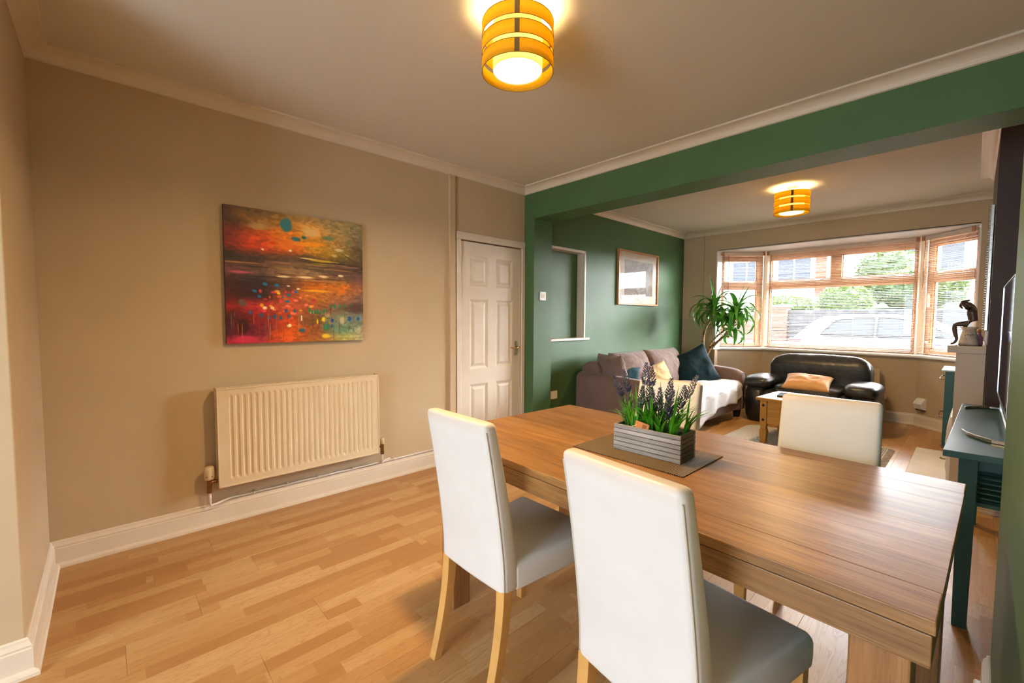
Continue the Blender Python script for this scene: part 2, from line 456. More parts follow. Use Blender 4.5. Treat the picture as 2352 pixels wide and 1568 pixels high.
# ------------------------------------------------------------------ bay window
def upvc():
    t = NT('golden_oak_frame'); x = t.sep(t.coord())
    n_ = t.noise(t.xyz(t.math('MULTIPLY', x[0], 3), t.math('MULTIPLY', x[1], 40), t.math('MULTIPLY', x[2], 12)), 2, 3, .6, .8)
    t.base(t.ramp(n_, [(.3, (.36, .20, .115)), (.7, (.50, .31, .19))]), .4); return t.m
M_FRAME = upvc(); M_GLASS = glassy('window_glass')
M_SLAT = wood('varnished_slat', (.46, .35, .26), (.60, .48, .37), 0, 1, .35)
M_CORD = paint('blind_cord', (.35, .16, .07), .7)
WZ0, WZ1 = .85, BH
def window(n, p0, p1, label, top_split, tilt_label):
    """frame in local x from 0..w, y outward, placed along p0->p1"""
    v = Vector((p1[0]-p0[0], p1[1]-p0[1])); w = v.length; a = math.atan2(v.y, v.x)
    r = group_root(f'window_{n}', label, (p0[0], p0[1], 0)); r.rotation_euler = (0, 0, a)
    y0, y1 = .055, .115
    fw_, tz0, tz1 = .065, 1.722, 1.833
    if n != 2: fw_ = .085
    fr = B()
    fr.box(0, fw_, y0, y1, WZ0, WZ1); fr.box(w-fw_, w, y0, y1, WZ0, WZ1)
    fr.box(fw_, w-fw_, y0, y1, WZ0, .925); fr.box(fw_, w-fw_, y0, y1, 2.143, WZ1); fr.box(fw_, w-fw_, y0, y1, tz0, tz1)
    if top_split: fr.box(w/2-.06, w/2+.06, y0, y1, tz1, 2.143)
    fr.obj('window_frame', M_FRAME, r, bevel=.008, seg=2)
    spans = [(fw_, w-fw_, .925, tz0)]
    spans += [(fw_, w/2-.06, tz1, 2.143), (w/2+.06, w-fw_, tz1, 2.143)] if top_split else [(fw_, w-fw_, tz1, 2.143)]
    for x0, x1, za, zb in spans:
        B().face([(x0, .085, za), (x1, .085, za), (x1, .085, zb), (x0, .085, zb)]).obj('pane', M_GLASS, r)
        g = B()
        for q in ((x0, x0+.012, za, zb), (x1-.012, x1, za, zb), (x0, x1, za, za+.012), (x0, x1, zb-.012, zb)):
            g.box(q[0], q[1], .075, .095, q[2], q[3])
        g.obj('bead', M_FRAME, r)
        if za > 1.8:
            xm = (x0+x1)/2
            for xx in (x0+.2*(x1-x0), x0+.8*(x1-x0)):
                B().box(xx-.035, xx+.035, .045, .056, za-.022, za-.006).obj('stay', M_SILL, r, bevel=.003)
        elif n == 3:
            B().box(x0-.05, x0-.025, .035, .056, 1.42, 1.58).obj('window_handle', M_SILL, r, bevel=.006)
            B().box(x0-.05, x0-.02, .035, .056, 1.0, 1.02).obj('window_handle', M_SILL, r, bevel=.004)
    return r
P1, P2, P3, P4 = (.505, 3.60), (.975, 4.05), (2.665, 4.05), (3.118, 3.60)
window(1, P1, P2, 'narrow brown framed bay window section behind the yucca', False, '')
window(2, P2, P3, 'wide brown framed centre bay window with two top lights', True, '')
window(3, P3, P4, 'narrow brown framed bay window section behind the figurine', False, '')
# corner posts between the sections
cp = B()
for p in (P2, P3):
    cp.lathe([(.045, WZ0), (.045, WZ1)], (p[0], p[1]+.07, 0), 12)
struct(cp.obj('trim_8', M_WHITE), 'cream corner posts between the bay window sections')

def blind(p0, p1, label, inset, wand_x, e0, e1):
    v = Vector((p1[0]-p0[0], p1[1]-p0[1])); w = v.length; a = math.atan2(v.y, v.x); u = v.normalized(); nrm = Vector((u.y, -u.x))
    o = Vector(p0) + nrm*inset + u*e0; w = w - e0 - e1
    t = thing('venetian_blind', label, 'blind', (o.x, o.y, 0), a, 'wooden venetian blinds in the bay window')
    B().box(0, w, -.022, .022, 2.205, 2.25).obj('head_rail', M_SLAT, t, bevel=.003)
    B().box(0, .035, -.028, -.021, 2.2, 2.253).obj('rail_end_cap', M_CORD, t); B().box(w-.035, w, -.028, -.021, 2.2, 2.253).obj('rail_end_cap', M_CORD, t)
    sb = B()
    sb.grid(lambda i, j: (.004+i*(w-.008), -.0125+.025*j, .0022*(1-(2*j-1)**2)+.0008), 1, 4)
    bmesh.ops.solidify(sb.bm, geom=sb.bm.faces[:], thickness=.0014)
    bmesh.ops.recalc_face_normals(sb.bm, faces=sb.bm.faces)
    me = bpy.data.meshes.new('slat'); sb.bm.to_mesh(me); sb.bm.free(); me.materials.append(M_SLAT)
    z = 2.193; k = 0
    while z > .885:
        place('slat', me, t, loc=(0, 0, z), rot=(math.radians(-3+rnd.uniform(-1, 1)), 0, 0)); z -= .0203; k += 1
    B().box(0, w, -.014, .014, .862, .876).obj('bottom_rail', M_SLAT, t, bevel=.003)
    for xx in ([.10, w-.10] if w < 1 else [.13, w*.37, w*.63, w-.13]):
        cb = B()
        for yy in (-.0145, .0145): cb.tube([(xx, yy, 2.2), (xx, yy, .87)], .0009, 4)
        cb.obj('ladder_cord', M_CORD, t)
    B().tube([(wand_x, -.03, 2.2), (wand_x, -.034, 1.62)], .0035, 6).obj('tilt_wand', M_CORD, t)
blind(P1, P2, 'short wooden venetian blind on the bay section behind the yucca', .03, .10, .0, .035)
blind(P2, P3, 'wide wooden venetian blind across the centre of the bay', .03, .06, .03, .03)
blind(P3, P4, 'short wooden venetian blind on the bay section behind the figurine', .03, .05, .035, .0)

# ------------------------------------------------------------------ lamps
M_SHADE = None
def shade_mat(name, c, tr):
    t = NT(name); v = t.coord()
    n_ = t.noise(v, 300, 2); col = t.ramp(n_, [(.3, tuple(x*.8 for x in c)), (.7, c)])
    d = t.n('ShaderNodeBsdfDiffuse'); t.l(col, d.inputs[0])
    tl = t.n('ShaderNodeBsdfTranslucent'); t.l(col, tl.inputs[0])
    m = t.n('ShaderNodeMixShader'); m.inputs[0].default_value = tr
    t.l(d.outputs[0], m.inputs[1]); t.l(tl.outputs[0], m.inputs[2]); t.l(m.outputs[0], t.out.inputs[0]); return t.m
M_SHADE = shade_mat('mustard_shade_fabric', (.96, .66, .06), .62)
M_INNER = shade_mat('inner_shade_fabric', (.98, .86, .42), .7)
M_TRIM = paint('shade_edge_trim', (.18, .10, .02), .7)
M_GLOW = emit('lit_diffuser', (1.0, .93, .72), 6.0)
M_ROSE = paint('white_ceiling_rose', (.8, .77, .68), .4)
def lamp(loc, label, power, seam_rot):
    x, y = loc
    t = thing('ceiling_lamp', label, 'lamp', (x, y, CEIL), seam_rot, 'mustard drum ceiling lamps')
    zt = -.058; R_, r_ = .150, .104
    B().lathe([(.001, 0), (.045, 0), (.045, -.02), (.038, -.03), (.02, -.034), (.001, -.034)], n=28).obj('ceiling_rose', M_ROSE, t, smooth=True)
    B().tube([(0, 0, -.03), (0, 0, -.10)], .006, 10).obj('stem', M_ROSE, t)
    h = .054; gap = .018
    for k in range(3):
        za = zt - k*(h+gap); b = B(); b.lathe([(R_, za), (R_, za-h)], n=64, cap=False)
        o = b.obj('shade_band', M_SHADE, t, smooth=True)
        s = o.modifiers.new('thick', 'SOLIDIFY'); s.thickness = .0016
        for zz in (za, za-h):
            b = B(); ring = [(R_*math.cos(2*PI*i/64), R_*math.sin(2*PI*i/64), zz) for i in range(65)]
            b.tube(ring, .0014, 5, caps=False); b.obj('band_edge', M_TRIM, o)
        b = B(); b.box(R_+.0005, R_+.0015, -.010, .010, za-h+.001, za-.001); b.obj('seam', M_TRIM, o)
    zb = zt - 3*h - 2*gap
    b = B(); b.lathe([(r_, zt-.004), (r_, zb+.004)], n=56, cap=False); o = b.obj('inner_shade', M_INNER, t, smooth=True)
    s = o.modifiers.new('thick', 'SOLIDIFY'); s.thickness = .0012
    b = B(); b.lathe([(.001, zb+.008), (r_-.003, zb+.008), (r_-.003, zb+.010), (.001, zb+.010)], n=48); b.obj('diffuser', M_GLOW, t)
    sp = B()
    for k in range(3):
        a = k*2*PI/3; sp.tube([(0, 0, zt-.02), (R_*math.cos(a), R_*math.sin(a), zt-.02)], .0018, 5)
    sp.obj('spider', M_ROSE, t)
    bu = B(); bu.puff((0, 0, zt-.125), (.028, .028, .04), 1, 1, 16, 10); bo_ = bu.obj('bulb', emit('lit_bulb', (1, .85, .55), 14), t, smooth=True)
    l = bpy.data.lights.new('lamp_light', 'POINT'); l.energy = power*.55; l.color = (1.0, .74, .34); l.shadow_soft_size = .03
    lo = bpy.data.objects.new('lamp_light', l); COL.objects.link(lo); lo.parent = t; lo.location = (0, 0, zt-.07)
    l2 = bpy.data.lights.new('lamp_light', 'AREA'); l2.shape = 'DISK'; l2.size = .19; l2.energy = power; l2.color = (1.0, .64, .28); l2.spread = math.radians(165)
    lo = bpy.data.objects.new('lamp_light', l2); COL.objects.link(lo); lo.parent = t; lo.location = (0, 0, zb+.006)
lamp((1.76, -1.80), 'mustard three band drum ceiling lamp over the dining table', LAMP1_W, math.radians(-45))
lamp((1.846, 1.856), 'mustard three band drum ceiling lamp in the living room', LAMP2_W, math.radians(-75))

# ------------------------------------------------------------------ painting
def painting():
    N = 230
    U, V = np.meshgrid(np.linspace(0, 1, N), np.linspace(0, 1, N))
    rs = np.random.RandomState(4)
    def smooth_noise(fx, fy):
        g = rs.rand(fy+2, fx+2); x = U*fx; y = V*fy; xi = x.astype(int); yi = y.astype(int); a = x-xi; b = y-yi
        a = a*a*(3-2*a); b = b*b*(3-2*b)
        return g[yi, xi]*(1-a)*(1-b)+g[yi, xi+1]*a*(1-b)+g[yi+1, xi]*(1-a)*b+g[yi+1, xi+1]*a*b-.5
    wu = U + .08*smooth_noise(5, 7) + .04*smooth_noise(13, 15); wv = V + .03*smooth_noise(4, 9) + .02*smooth_noise(9, 22)
    tab = [
     [(72, 50, 40), (100, 75, 50), (130, 105, 60), (150, 120, 70), (140, 125, 85), (125, 112, 85)],
     [(75, 48, 38), (150, 110, 60), (160, 110, 45), (205, 150, 70), (150, 130, 85), (120, 112, 88)],
     [(110, 40, 35), (190, 70, 20), (215, 120, 20), (200, 135, 40), (150, 120, 70), (95, 85, 62)],
     [(120, 35, 35), (190, 60, 20), (190, 80, 25), (180, 130, 35), (120, 105, 40), (85, 72, 50)],
     [(38, 28, 34), (60, 40, 40), (85, 60, 50), (60, 45, 35), (70, 55, 40), (60, 48, 40)],
     [(100, 55, 65), (90, 65, 62), (120, 95, 70), (140, 115, 85), (95, 75, 65), (90, 65, 60)],
     [(55, 25, 30), (40, 28, 40), (85, 55, 45), (165, 90, 30), (185, 105, 30), (140, 90, 80)],
     [(70, 15, 20), (45, 22, 35), (130, 60, 40), (170, 105, 35), (150, 95, 60), (110, 85, 80)],
     [(125, 20, 30), (170, 40, 45), (180, 80, 50), (140, 80, 45), (105, 85, 70), (75, 55, 50)],
     [(60, 18, 25), (120, 25, 35), (190, 70, 30), (110, 80, 45), (105, 120, 100), (110, 120, 115)],
     [(70, 18, 35), (110, 25, 45), (200, 85, 20), (135, 75, 35), (95, 135, 110), (150, 145, 120)],
     [(180, 40, 70), (150, 40, 60), (190, 80, 35), (150, 90, 40), (170, 165, 90), (160, 155, 120)]]
    T = np.array(tab, float); ny, nx = T.shape[:2]
    x = np.clip(wu, 0, .9999)*(nx-1); y = np.clip(wv, 0, .9999)*(ny-1); xi = x.astype(int); yi = y.astype(int)
    a = (x-xi)[..., None]; b = (y-yi)[..., None]; a = a*a*(3-2*a); b = b*b*(3-2*b)
    C = T[yi, xi]*(1-a)*(1-b)+T[yi, xi+1]*a*(1-b)+T[yi+1, xi]*(1-a)*b+T[yi+1, xi+1]*a*b
    sd = rs.rand(2200, 2); asp = 1.9
    near = np.zeros((N, N), int); PU = np.stack([U.ravel()+.012*smooth_noise(30, 30).ravel(), V.ravel()*asp+.012*smooth_noise(30, 30).ravel()], 1); SD = sd*np.array([1, asp])
    idx = np.concatenate([np.argmin(((PU[i:i+4000, None, :]-SD[None])**2).sum(2), 1) for i in range(0, len(PU), 4000)])
    su = np.clip((sd[:, 0]*(N-1)).astype(int), 0, N-1); sv = np.clip((sd[:, 1]*(N-1)).astype(int), 0, N-1)
    jit = 1+rs.uniform(-.22, .22, (2200, 1))
    C = C*.35+(C[sv, su]*jit)[idx].reshape(N, N, 3)*.65
    def blob(u, v, ru, rv, c, al=1., soft=.35, rot=0.):
        nonlocal C
        du, dv = U-u, V-v; cu = du*math.cos(rot)+dv*math.sin(rot); cv = -du*math.sin(rot)+dv*math.cos(rot)
        d = np.sqrt((cu/ru)**2+(cv/rv)**2) + .35*smooth_noise(24, 24)
        m = np.clip((1-d)/soft, 0, 1)[..., None]*al
        C = C*(1-m)+np.array(c, float)*m
    # sky
    blob(.40, .09, .045, .06, (30, 110, 125)); blob(.47, .19, .04, .02, (20, 100, 110)); blob(.53, .17, .02, .015, (20, 95, 100))
    blob(.22, .13, .08, .03, (175, 140, 90), .8, .6); blob(.58, .12, .08, .05, (215, 180, 120), .9, .6); blob(.72, .15, .06, .025, (60, 110, 95), .7, .6)
    blob(.88, .17, .04, .03, (70, 110, 95), .5, .7); blob(.40, .25, .13, .05, (215, 110, 15), .9, .6); blob(.58, .22, .16, .02, (225, 140, 20), .9, .5, -.1)
    blob(.30, .24, .03, .015, (200, 60, 15)); blob(.24, .295, .012, .010, (240, 225, 190)); blob(.43, .285, .012, .008, (240, 225, 190))
    blob(.80, .24, .05, .015, (205, 190, 150), .8, .5); blob(.76, .29, .03, .02, (190, 170, 120), .8, .5); blob(.86, .28, .03, .012, (185, 165, 125), .6, .5)
    blob(.55, .335, .10, .008, (240, 215, 140), .9, .6, .05); blob(.68, .345, .13, .010, (190, 160, 30), .9, .5); blob(.66, .375, .12, .018, (110, 100, 20), .8, .5)
    blob(.88, .30, .08, .006, (55, 42, 35), .8, .6, .5)
    # streaks
    for k in range(34):
        vv = rs.uniform(.35, .55); uu = rs.rand(); cc = [(30, 22, 30), (45, 32, 30), (150, 110, 90), (90, 55, 55), (170, 120, 60), (35, 25, 45)][rs.randint(6)]
        blob(uu, vv, rs.uniform(.08, .25), rs.uniform(.003, .008), cc, .75, .6, rs.uniform(-.03, .06))
    for u, v, w_ in ((.38, .49, .06), (.53, .485, .07), (.67, .47, .05), (.81, .455, .025)): blob(u, v, w_, .010, (225, 205, 160), .95, .4)
    blob(.10, .475, .10, .012, (190, 80, 110), .8, .6)
    blob(.62, .59, .16, .014, (225, 160, 25), .9, .5); blob(.60, .565, .12, .012, (205, 105, 20), .8, .5); blob(.82, .585, .04, .02, (215, 115, 25), .8, .5)
    # dabs
    for u, v in ((.25, .555), (.33, .56), (.18, .61), (.21, .65), (.38, .65), (.40, .68), (.46, .605), (.41, .63)): blob(u, v, .018, .012, (20, 105, 160), 1, .3, .3)
    for u, v in ((.41, .56), (.48, .58)): blob(u, v, .015, .007, (235, 220, 180))
    blob(.34, .62, .016, .01, (235, 190, 40)); blob(.10, .70, .025, .035, (85, 80, 75), .9, .3, -.5)
    for k in range(40):
        u = rs.uniform(.2, .6); v = rs.uniform(.6, .78)
        blob(u, v, rs.uniform(.008, .025), rs.uniform(.006, .016), [(215, 60, 70), (230, 120, 90), (205, 90, 40), (225, 160, 40), (180, 40, 60)][rs.randint(5)], .9, .4)
    blob(.245, .735, .018, .015, (245, 225, 170)); blob(.295, .735, .016, .012, (245, 225, 170)); blob(.225, .715, .018, .02, (225, 170, 30), .9)
    for u, v in ((.15, .77), (.22, .79), (.27, .81), (.31, .80), (.35, .81), (.41, .80), (.39, .755), (.45, .755), (.49, .91), (.51, .91)): blob(u, v, .013, .018, (25, 90, 130), .9, .3)
    blob(.41, .87, .018, .014, (245, 230, 180)); blob(.50, .81, .006, .025, (240, 225, 190))
    for k, u in enumerate((.56, .58, .60, .62, .645, .67, .69, .73, .76, .80, .84, .89)): blob(u, .755-.05*(k > 6)+rs.uniform(-.01, .01), .009, .022, (20, 120, 90), .9, .3)
    blob(.67, .82, .02, .022, (230, 190, 30)); blob(.62, .84, .008, .03, (220, 185, 30)); blob(.69, .96, .04, .02, (225, 190, 40), .9); blob(.69, .89, .03, .035, (30, 120, 85), .8, .4)
    blob(.735, .83, .014, .018, (20, 60, 130)); blob(.73, .875, .014, .016, (25, 80, 140)); blob(.88, .815, .016, .025, (15, 85, 145)); blob(.955, .815, .018, .025, (15, 85, 145))
    blob(.82, .83, .03, .035, (190, 180, 140), .8, .4); blob(.70, .79, .025, .02, (170, 155, 110), .8, .4)
    blob(.95, .72, .10, .045, (72, 50, 45), .8, .6); blob(.10, .88, .05, .07, (50, 15, 25), .9, .4); blob(.12, .97, .10, .03, (190, 45, 80), .9, .4)
    # drips
    for k in range(46):
        u = rs.uniform(.02, .85); v0_ = rs.uniform(.72, .85); ln = rs.uniform(.06, .2)
        cc = [(170, 40, 45), (215, 110, 50), (110, 60, 35), (70, 25, 35), (85, 120, 110)][rs.randint(5)]
        blob(u, v0_+ln/2, .0035, ln/2, cc, .7, .6)
    return np.clip(C, 0, 255)
C = painting()
N = C.shape[0]
y0p, y1p, z0p, z1p = -2.578, -1.716, 1.106, 1.946
cv = thing('canvas_painting', 'large abstract orange sunset canvas above the radiator', 'painting', (0, 0, 0))
vs = [(.036, y0p+(y1p-y0p)*i/(N-1), z1p-(z1p-z0p)*j/(N-1)) for j in range(N) for i in range(N)]
fs = [(j*N+i, (j+1)*N+i, (j+1)*N+i+1, j*N+i+1) for j in range(N-1) for i in range(N-1)]
me = bpy.data.meshes.new('painted_face'); me.from_pydata(vs, [], fs)
at_ = me.color_attributes.new('Col', 'FLOAT_COLOR', 'POINT')
lin = np.where(C/255 <= .04045, C/255/12.92, ((C/255+.055)/1.055)**2.4)*1.25
buf = np.ones((N*N, 4), np.float32); buf[:, :3] = np.clip(lin, 0, 1).reshape(-1, 3); at_.data.foreach_set('color', buf.ravel())
t = NT('acrylic_painting'); at2 = t.n('ShaderNodeVertexColor', layer_name='Col'); t.base(at2.outputs[0], .5, 0, .4)
t.bump(t.noise(t.coord(), 120, 3), .15, .002); me.materials.append(t.m); place('painted_face', me, cv)
B().box(.004, .0355, y0p, y1p, z0p, z1p).obj('canvas_wrap', paint('canvas_edge', (.09, .045, .03), .7, .3, 8), cv)
sgn = B(); sy, sz = -1.83, 1.19
def sc(pts): sgn.tube([(.0365, sy+a*.055, sz+b_*.03) for a, b_ in pts], .0009, 4)
sc([(0, -.3), (.1, .5), (.2, .6), (.12, -.5), (.02, -.6), (.2, -.1), (.3, .2), (.34, -.2), (.4, .2), (.45, -.2), (.52, .2), (.58, -.1), (.65, .1), (.7, -.3), (.68, -.8), (.78, .2), (.86, .3)])
sc([(.5, .4), (.75, .55), (1.05, .45)])
sgn.obj('signature', paint('black_ink', (.01, .01, .01), .5), cv)

# ------------------------------------------------------------------ radiators
M_RAD = paint('cream_radiator_enamel', (.69, .58, .41), .35, .02, 6)
M_RDARK = paint('radiator_gap', (.10, .07, .04), .7)
M_BR2 = paint('tarnished_brass', (.22, .11, .04), .4, .2, 30, metal=.8)
def radiator(label, loc, rz, w, z0, z1, nrib, trv_left=True, pipes=True, both=True):
    """local: x along wall 0..w, y out of wall"""
    t = thing('radiator', label, 'radiator', loc, rz)
    f = .100
    # ribbed front sheet
    m = .045; pitch = (w-2*m)/nrib
    prof = []
    for i in range(nrib):
        a = m+i*pitch
        prof += [(a, 0), (a+pitch*.16, -.0045), (a+pitch*.30, -.0055), (a+pitch*.46, -.0045), (a+pitch*.62, 0)]
    xs = [0.0]+[p[0] for p in prof]+[w]; dp = [0.0]+[p[1] for p in prof]+[0.0]
    zl = [z0, z0+.035, z0+.055, z1-.055, z1-.035, z1]; zf = [0, 0, 1, 1, 0, 0]
    b = B(); Vt = [[b.bm.verts.new((x, f+d*k, z)) for x, d in zip(xs, dp)] for z, k in zip(zl, zf)]
    for j in range(len(zl)-1):
        for i in range(len(xs)-1): b.bm.faces.new((Vt[j][i], Vt[j][i+1], Vt[j+1][i+1], Vt[j+1][i]))
    b.obj('front_panel', M_RAD, t)
    b = B(); b.box(-.004, .002, f-.075, f+.004, z0-.004, z1+.004); b.obj('side_cover', M_RAD, t, bevel=.002)
    b = B(); b.box(w-.002, w+.004, f-.075, f+.004, z0-.004, z1+.004); b.obj('side_cover', M_RAD, t, bevel=.002)
    B().box(.003, w-.003, f-.002, f+.004, z1-.006, z1+.004).obj('edge_rail', M_RAD, t, bevel=.002); B().box(.003, w-.003, f-.002, f+.004, z0-.004, z0+.006).obj('edge_rail', M_RAD, t, bevel=.002)
    B().box(.004, w-.004, f-.068, f-.02, z0+.01, z1-.02).obj('core', M_RDARK, t)
    b = B(); n_ = int(w/.0165)
    for i in range(n_): xx = .02+i*(w-.04)/n_; b.box(xx, xx+.008, f-.068, f-.006, z1-.012, z1-.002)
    b.box(.004, w-.004, f-.072, f-.066, z1-.014, z1+.002); b.obj('top_grille', M_RAD, t)
    B().tube([(-.006, f-.035, z1-.045), (.004, f-.035, z1-.045)], .011, 12).obj('air_plug', M_RDARK, t)
    if trv_left is not None:
        sides = (0, 1) if both else (0,)
        for side in sides:
            x = -.045 if side == 0 else w+.045
            vb = B(); vb.tube([(0 if side == 0 else w, f-.035, z0+.035), (x, f-.035, z0+.035)], .011, 10); vb.tube([(x, f-.035, z0+.05), (x, f-.035, z0-.01)], [.013, .012], 10)
            vb.tube([(x-.02*(1 if side else -1)*.0, f-.035, z0-.028), (x, f-.035, z0-.005)], .014, 6)
            o = vb.obj('valve_body', M_BR2, t, smooth=False)
            if (side == 0) == bool(trv_left):
                hb = B(); hb.lathe([(.012, z0+.048), (.022, z0+.052), (.027, z0+.065), (.026, z0+.105), (.024, z0+.125), (.018, z0+.131), (.001, z0+.132)], (x, f-.035, 0), 20)
                hb.obj('thermostat_head', M_RAD, o, smooth=True, )
                db = B()
                for k in range(6):
                    a = k*PI/3+.4; db.box(-.005, .005, .0262, .0272, -.002, .002, Matrix.Translation((x, f-.035, z0+.075)) @ Matrix.Rotation(a, 4, 'Z'))
                db.obj('head_marking', M_RDARK, o)
            else:
                B().lathe([(.013, z0+.05), (.015, z0+.052), (.014, z0+.092), (.012, z0+.095), (.001, z0+.096)], (x, f-.035, 0), 16).obj('lockshield_cap', M_RAD, o, smooth=True)
    return t
rad1 = radiator('long cream ribbed radiator below the canvas painting', (0, -1.635, 0), -PI/2, 1.012, .253, .842, 27, False)
# local x runs from right (y=-1.635) to left (y=-2.647); thermostat on the left end -> trv at side 1
pp = B()
pp.tube([(.065, -2.692, .225), (.065, -2.692, .165), (.055, -2.688, .145), (.035, -2.66, .140), (.018, -2.58, .150), (.012, -2.5, .146), (.012, -1.0, .146)], .0068, 8)
tag(pp.obj('heating_pipe', M_WHITE, None, smooth=True), 'thin white heating pipe running along the skirting', 'pipe')
B().tube([(.065, -1.590, .225), (.065, -1.590, .165), (.05, -1.586, .152), (.02, -1.55, .158), (.012, -1.50, .160)], .0068, 8).obj('pipe_branch', M_WHITE, bpy.data.objects['heating_pipe'], smooth=True)
for k, yy in enumerate((-2.45, -2.25, -2.05, -1.80, -1.47, -1.28)):
    B().box(0, .021, yy-.004, yy+.004, .139, .160).obj('pipe_clip', M_WHITE, bpy.data.objects['heating_pipe'], bevel=.002)
radiator('white radiator half hidden behind the black armchair', (2.335, 3.99, 0), PI, .9, .24, .65, 22, True, both=False)

# ------------------------------------------------------------------ switch, socket, plug box
def wall_plate(name, label, cat, loc, rot, w, h, kind):
    t = thing(name, label, cat, loc); t.rotation_euler = rot
    B().box(-w/2, w/2, 0, .009, -h/2, h/2).obj('face_plate', M_SILL, t, bevel=.004, seg=3)
    if kind == 'switch':
        for dx in (-.013, .013): B().box(dx-.006, dx+.006, .008, .013, -.014, .014).obj('rocker', M_WHITE, t, bevel=.001)
        B().box(-.027, .027, .0085, .0095, -.02, .02).obj('rocker_surround', M_CREAM, t)
    else:
        sl_ = B()
        for dx in (-.03, .03):
            sl_.box(dx-.002, dx+.002, .0085, .0095, .008, .016); sl_.box(dx-.011, dx-.006, .0085, .0095, -.008, -.004); sl_.box(dx+.006, dx+.011, .0085, .0095, -.008, -.004)
        sl_.obj('pin_slot', M_RDARK, t)
        for dx in (-.03, .03): B().box(dx-.006, dx+.006, .008, .012, .022, .034).obj('rocker', M_SILL, t)
wall_plate('light_switch', 'white double light switch on the green pier', 'switch', (.132, .128, 1.493), (0, 0, -PI/2), .088, .088, 'switch')
wall_plate('wall_socket', 'white double socket on the green wall beside the sofa', 'socket', (0, .445, .43), (0, 0, -PI/2), .146, .088, 'socket')
u_ = Vector((P4[0]-P3[0], P4[1]-P3[1])).normalized()
t = thing('wall_vent_cover', 'small white hooded box low on the bay wall', 'vent', (2.735, 3.98, .20)); t.rotation_euler = (0, 0, math.atan2(u_.y, u_.x)+PI)
b = B(); b.loft([[(x, 0, 0), (x, .05, .012), (x, .072, .075), (x, .03, .135), (x, 0, .14)] for x in (-.055, .055)]); b.obj('hood', M_SILL, t, bevel=.004)
B().box(-.045, .045, .004, .045, -.006, .006).obj('grille_opening', M_RDARK, t)

# ------------------------------------------------------------------ framed print
t = thing('framed_print', 'square oak framed print with glass on the green wall', 'picture', (0, 0, 0))
ya, yb, za, zb = 1.65, 2.655, 1.449, 2.155
M_OAKF = wood('oak_picture_frame', (.42, .19, .07), (.62, .33, .14), 1, 1, .4, False)
for q in ((ya, ya+.022, za, zb), (yb-.022, yb, za, zb), (ya+.022, yb-.022, za, za+.022), (ya+.022, yb-.022, zb-.022, zb)):
    B().box(.002, .034, *q).obj('frame_bar', M_OAKF, t, bevel=.002)
B().box(.003, .010, ya+.02, yb-.02, za+.02, zb-.02).obj('mount_board', paint('ivory_mount', (.80, .74, .65), .8), t)
tt = NT('monochrome_landscape_print'); x = tt.sep(tt.coord()); n_ = tt.noise(tt.coord(), 7, 4, .6, .6)
f_ = tt.math('ADD', tt.math('MULTIPLY', tt.math('SUBTRACT', x[2], 1.58), 1.6), tt.math('MULTIPLY', n_, .5))
tt.base(tt.ramp(f_, [(.1, (.30, .26, .22)), (.35, (.14, .12, .10)), (.5, (.35, .32, .29)), (.8, (.22, .21, .20)), (1, (.45, .43, .40))]), .6)
B().box(.0105, .012, ya+.17, yb-.13, za+.13, zb-.12).obj('print', tt.m, t)
B().face([(.021, ya+.02, za+.02), (.021, yb-.02, za+.02), (.021, yb-.02, zb-.02), (.021, ya+.02, zb-.02)]).obj('glass', glassy('picture_glass', .05, .8, 3.0), t)

# ------------------------------------------------------------------ dining table
M_TABLE = wood('worn_oak', (.145, .062, .017), (.36, .188, .064), 0, 1.0, .36, True, .5, 120)
M_TABLEY = wood('worn_oak_cross', (.16, .068, .02), (.33, .16, .06), 1, 1.0, .4, True, .5, 120)
M_TABLEZ = wood('worn_oak_upright', (.20, .085, .024), (.37, .18, .065), 2, 1.0, .4, True, .5, 120)
TABLE = thing('dining_table', 'large oak dining table with thick plank top', 'table', (2.3155, -1.628, 0), math.radians(-1.55))
tl, tw, tz = 1.592, .924, .77
npl = 8; pw = tw/npl
for k in range(npl):
    B().box(-tl/2, tl/2, -pw/2+.00012, pw/2-.00012, -.026, 0).obj('plank', M_TABLE, TABLE, bevel=.0003 if 0 < k < npl-1 else .002, loc=(0, -tw/2+pw*(k+.5), tz))
ai = .004
for s in (-1, 1):
    B().box(-tl/2+ai, tl/2-ai, -.011, .011, .682, .741).obj('apron', M_TABLE, TABLE, bevel=.002, loc=(0, s*(tw/2-ai-.011), 0))
    B().box(-.011, .011, -tw/2+ai+.023, tw/2-ai-.023, .682, .741).obj('apron', M_TABLEY, TABLE, bevel=.002, loc=(s*(tl/2-ai-.011), 0, 0))
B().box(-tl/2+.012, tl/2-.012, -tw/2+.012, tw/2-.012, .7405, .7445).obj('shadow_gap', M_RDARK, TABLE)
for sx in (-1, 1):
    for sy_ in (-1, 1):
        cx_, cy_ = sx*(tl/2-.030-.045), sy_*(tw/2-.030-.045)
        b = B(); b.box(-.045, .045, -.045, .045, 0, .74); b.obj('leg', M_TABLEZ, TABLE, bevel=.004, loc=(cx_, cy_, 0))

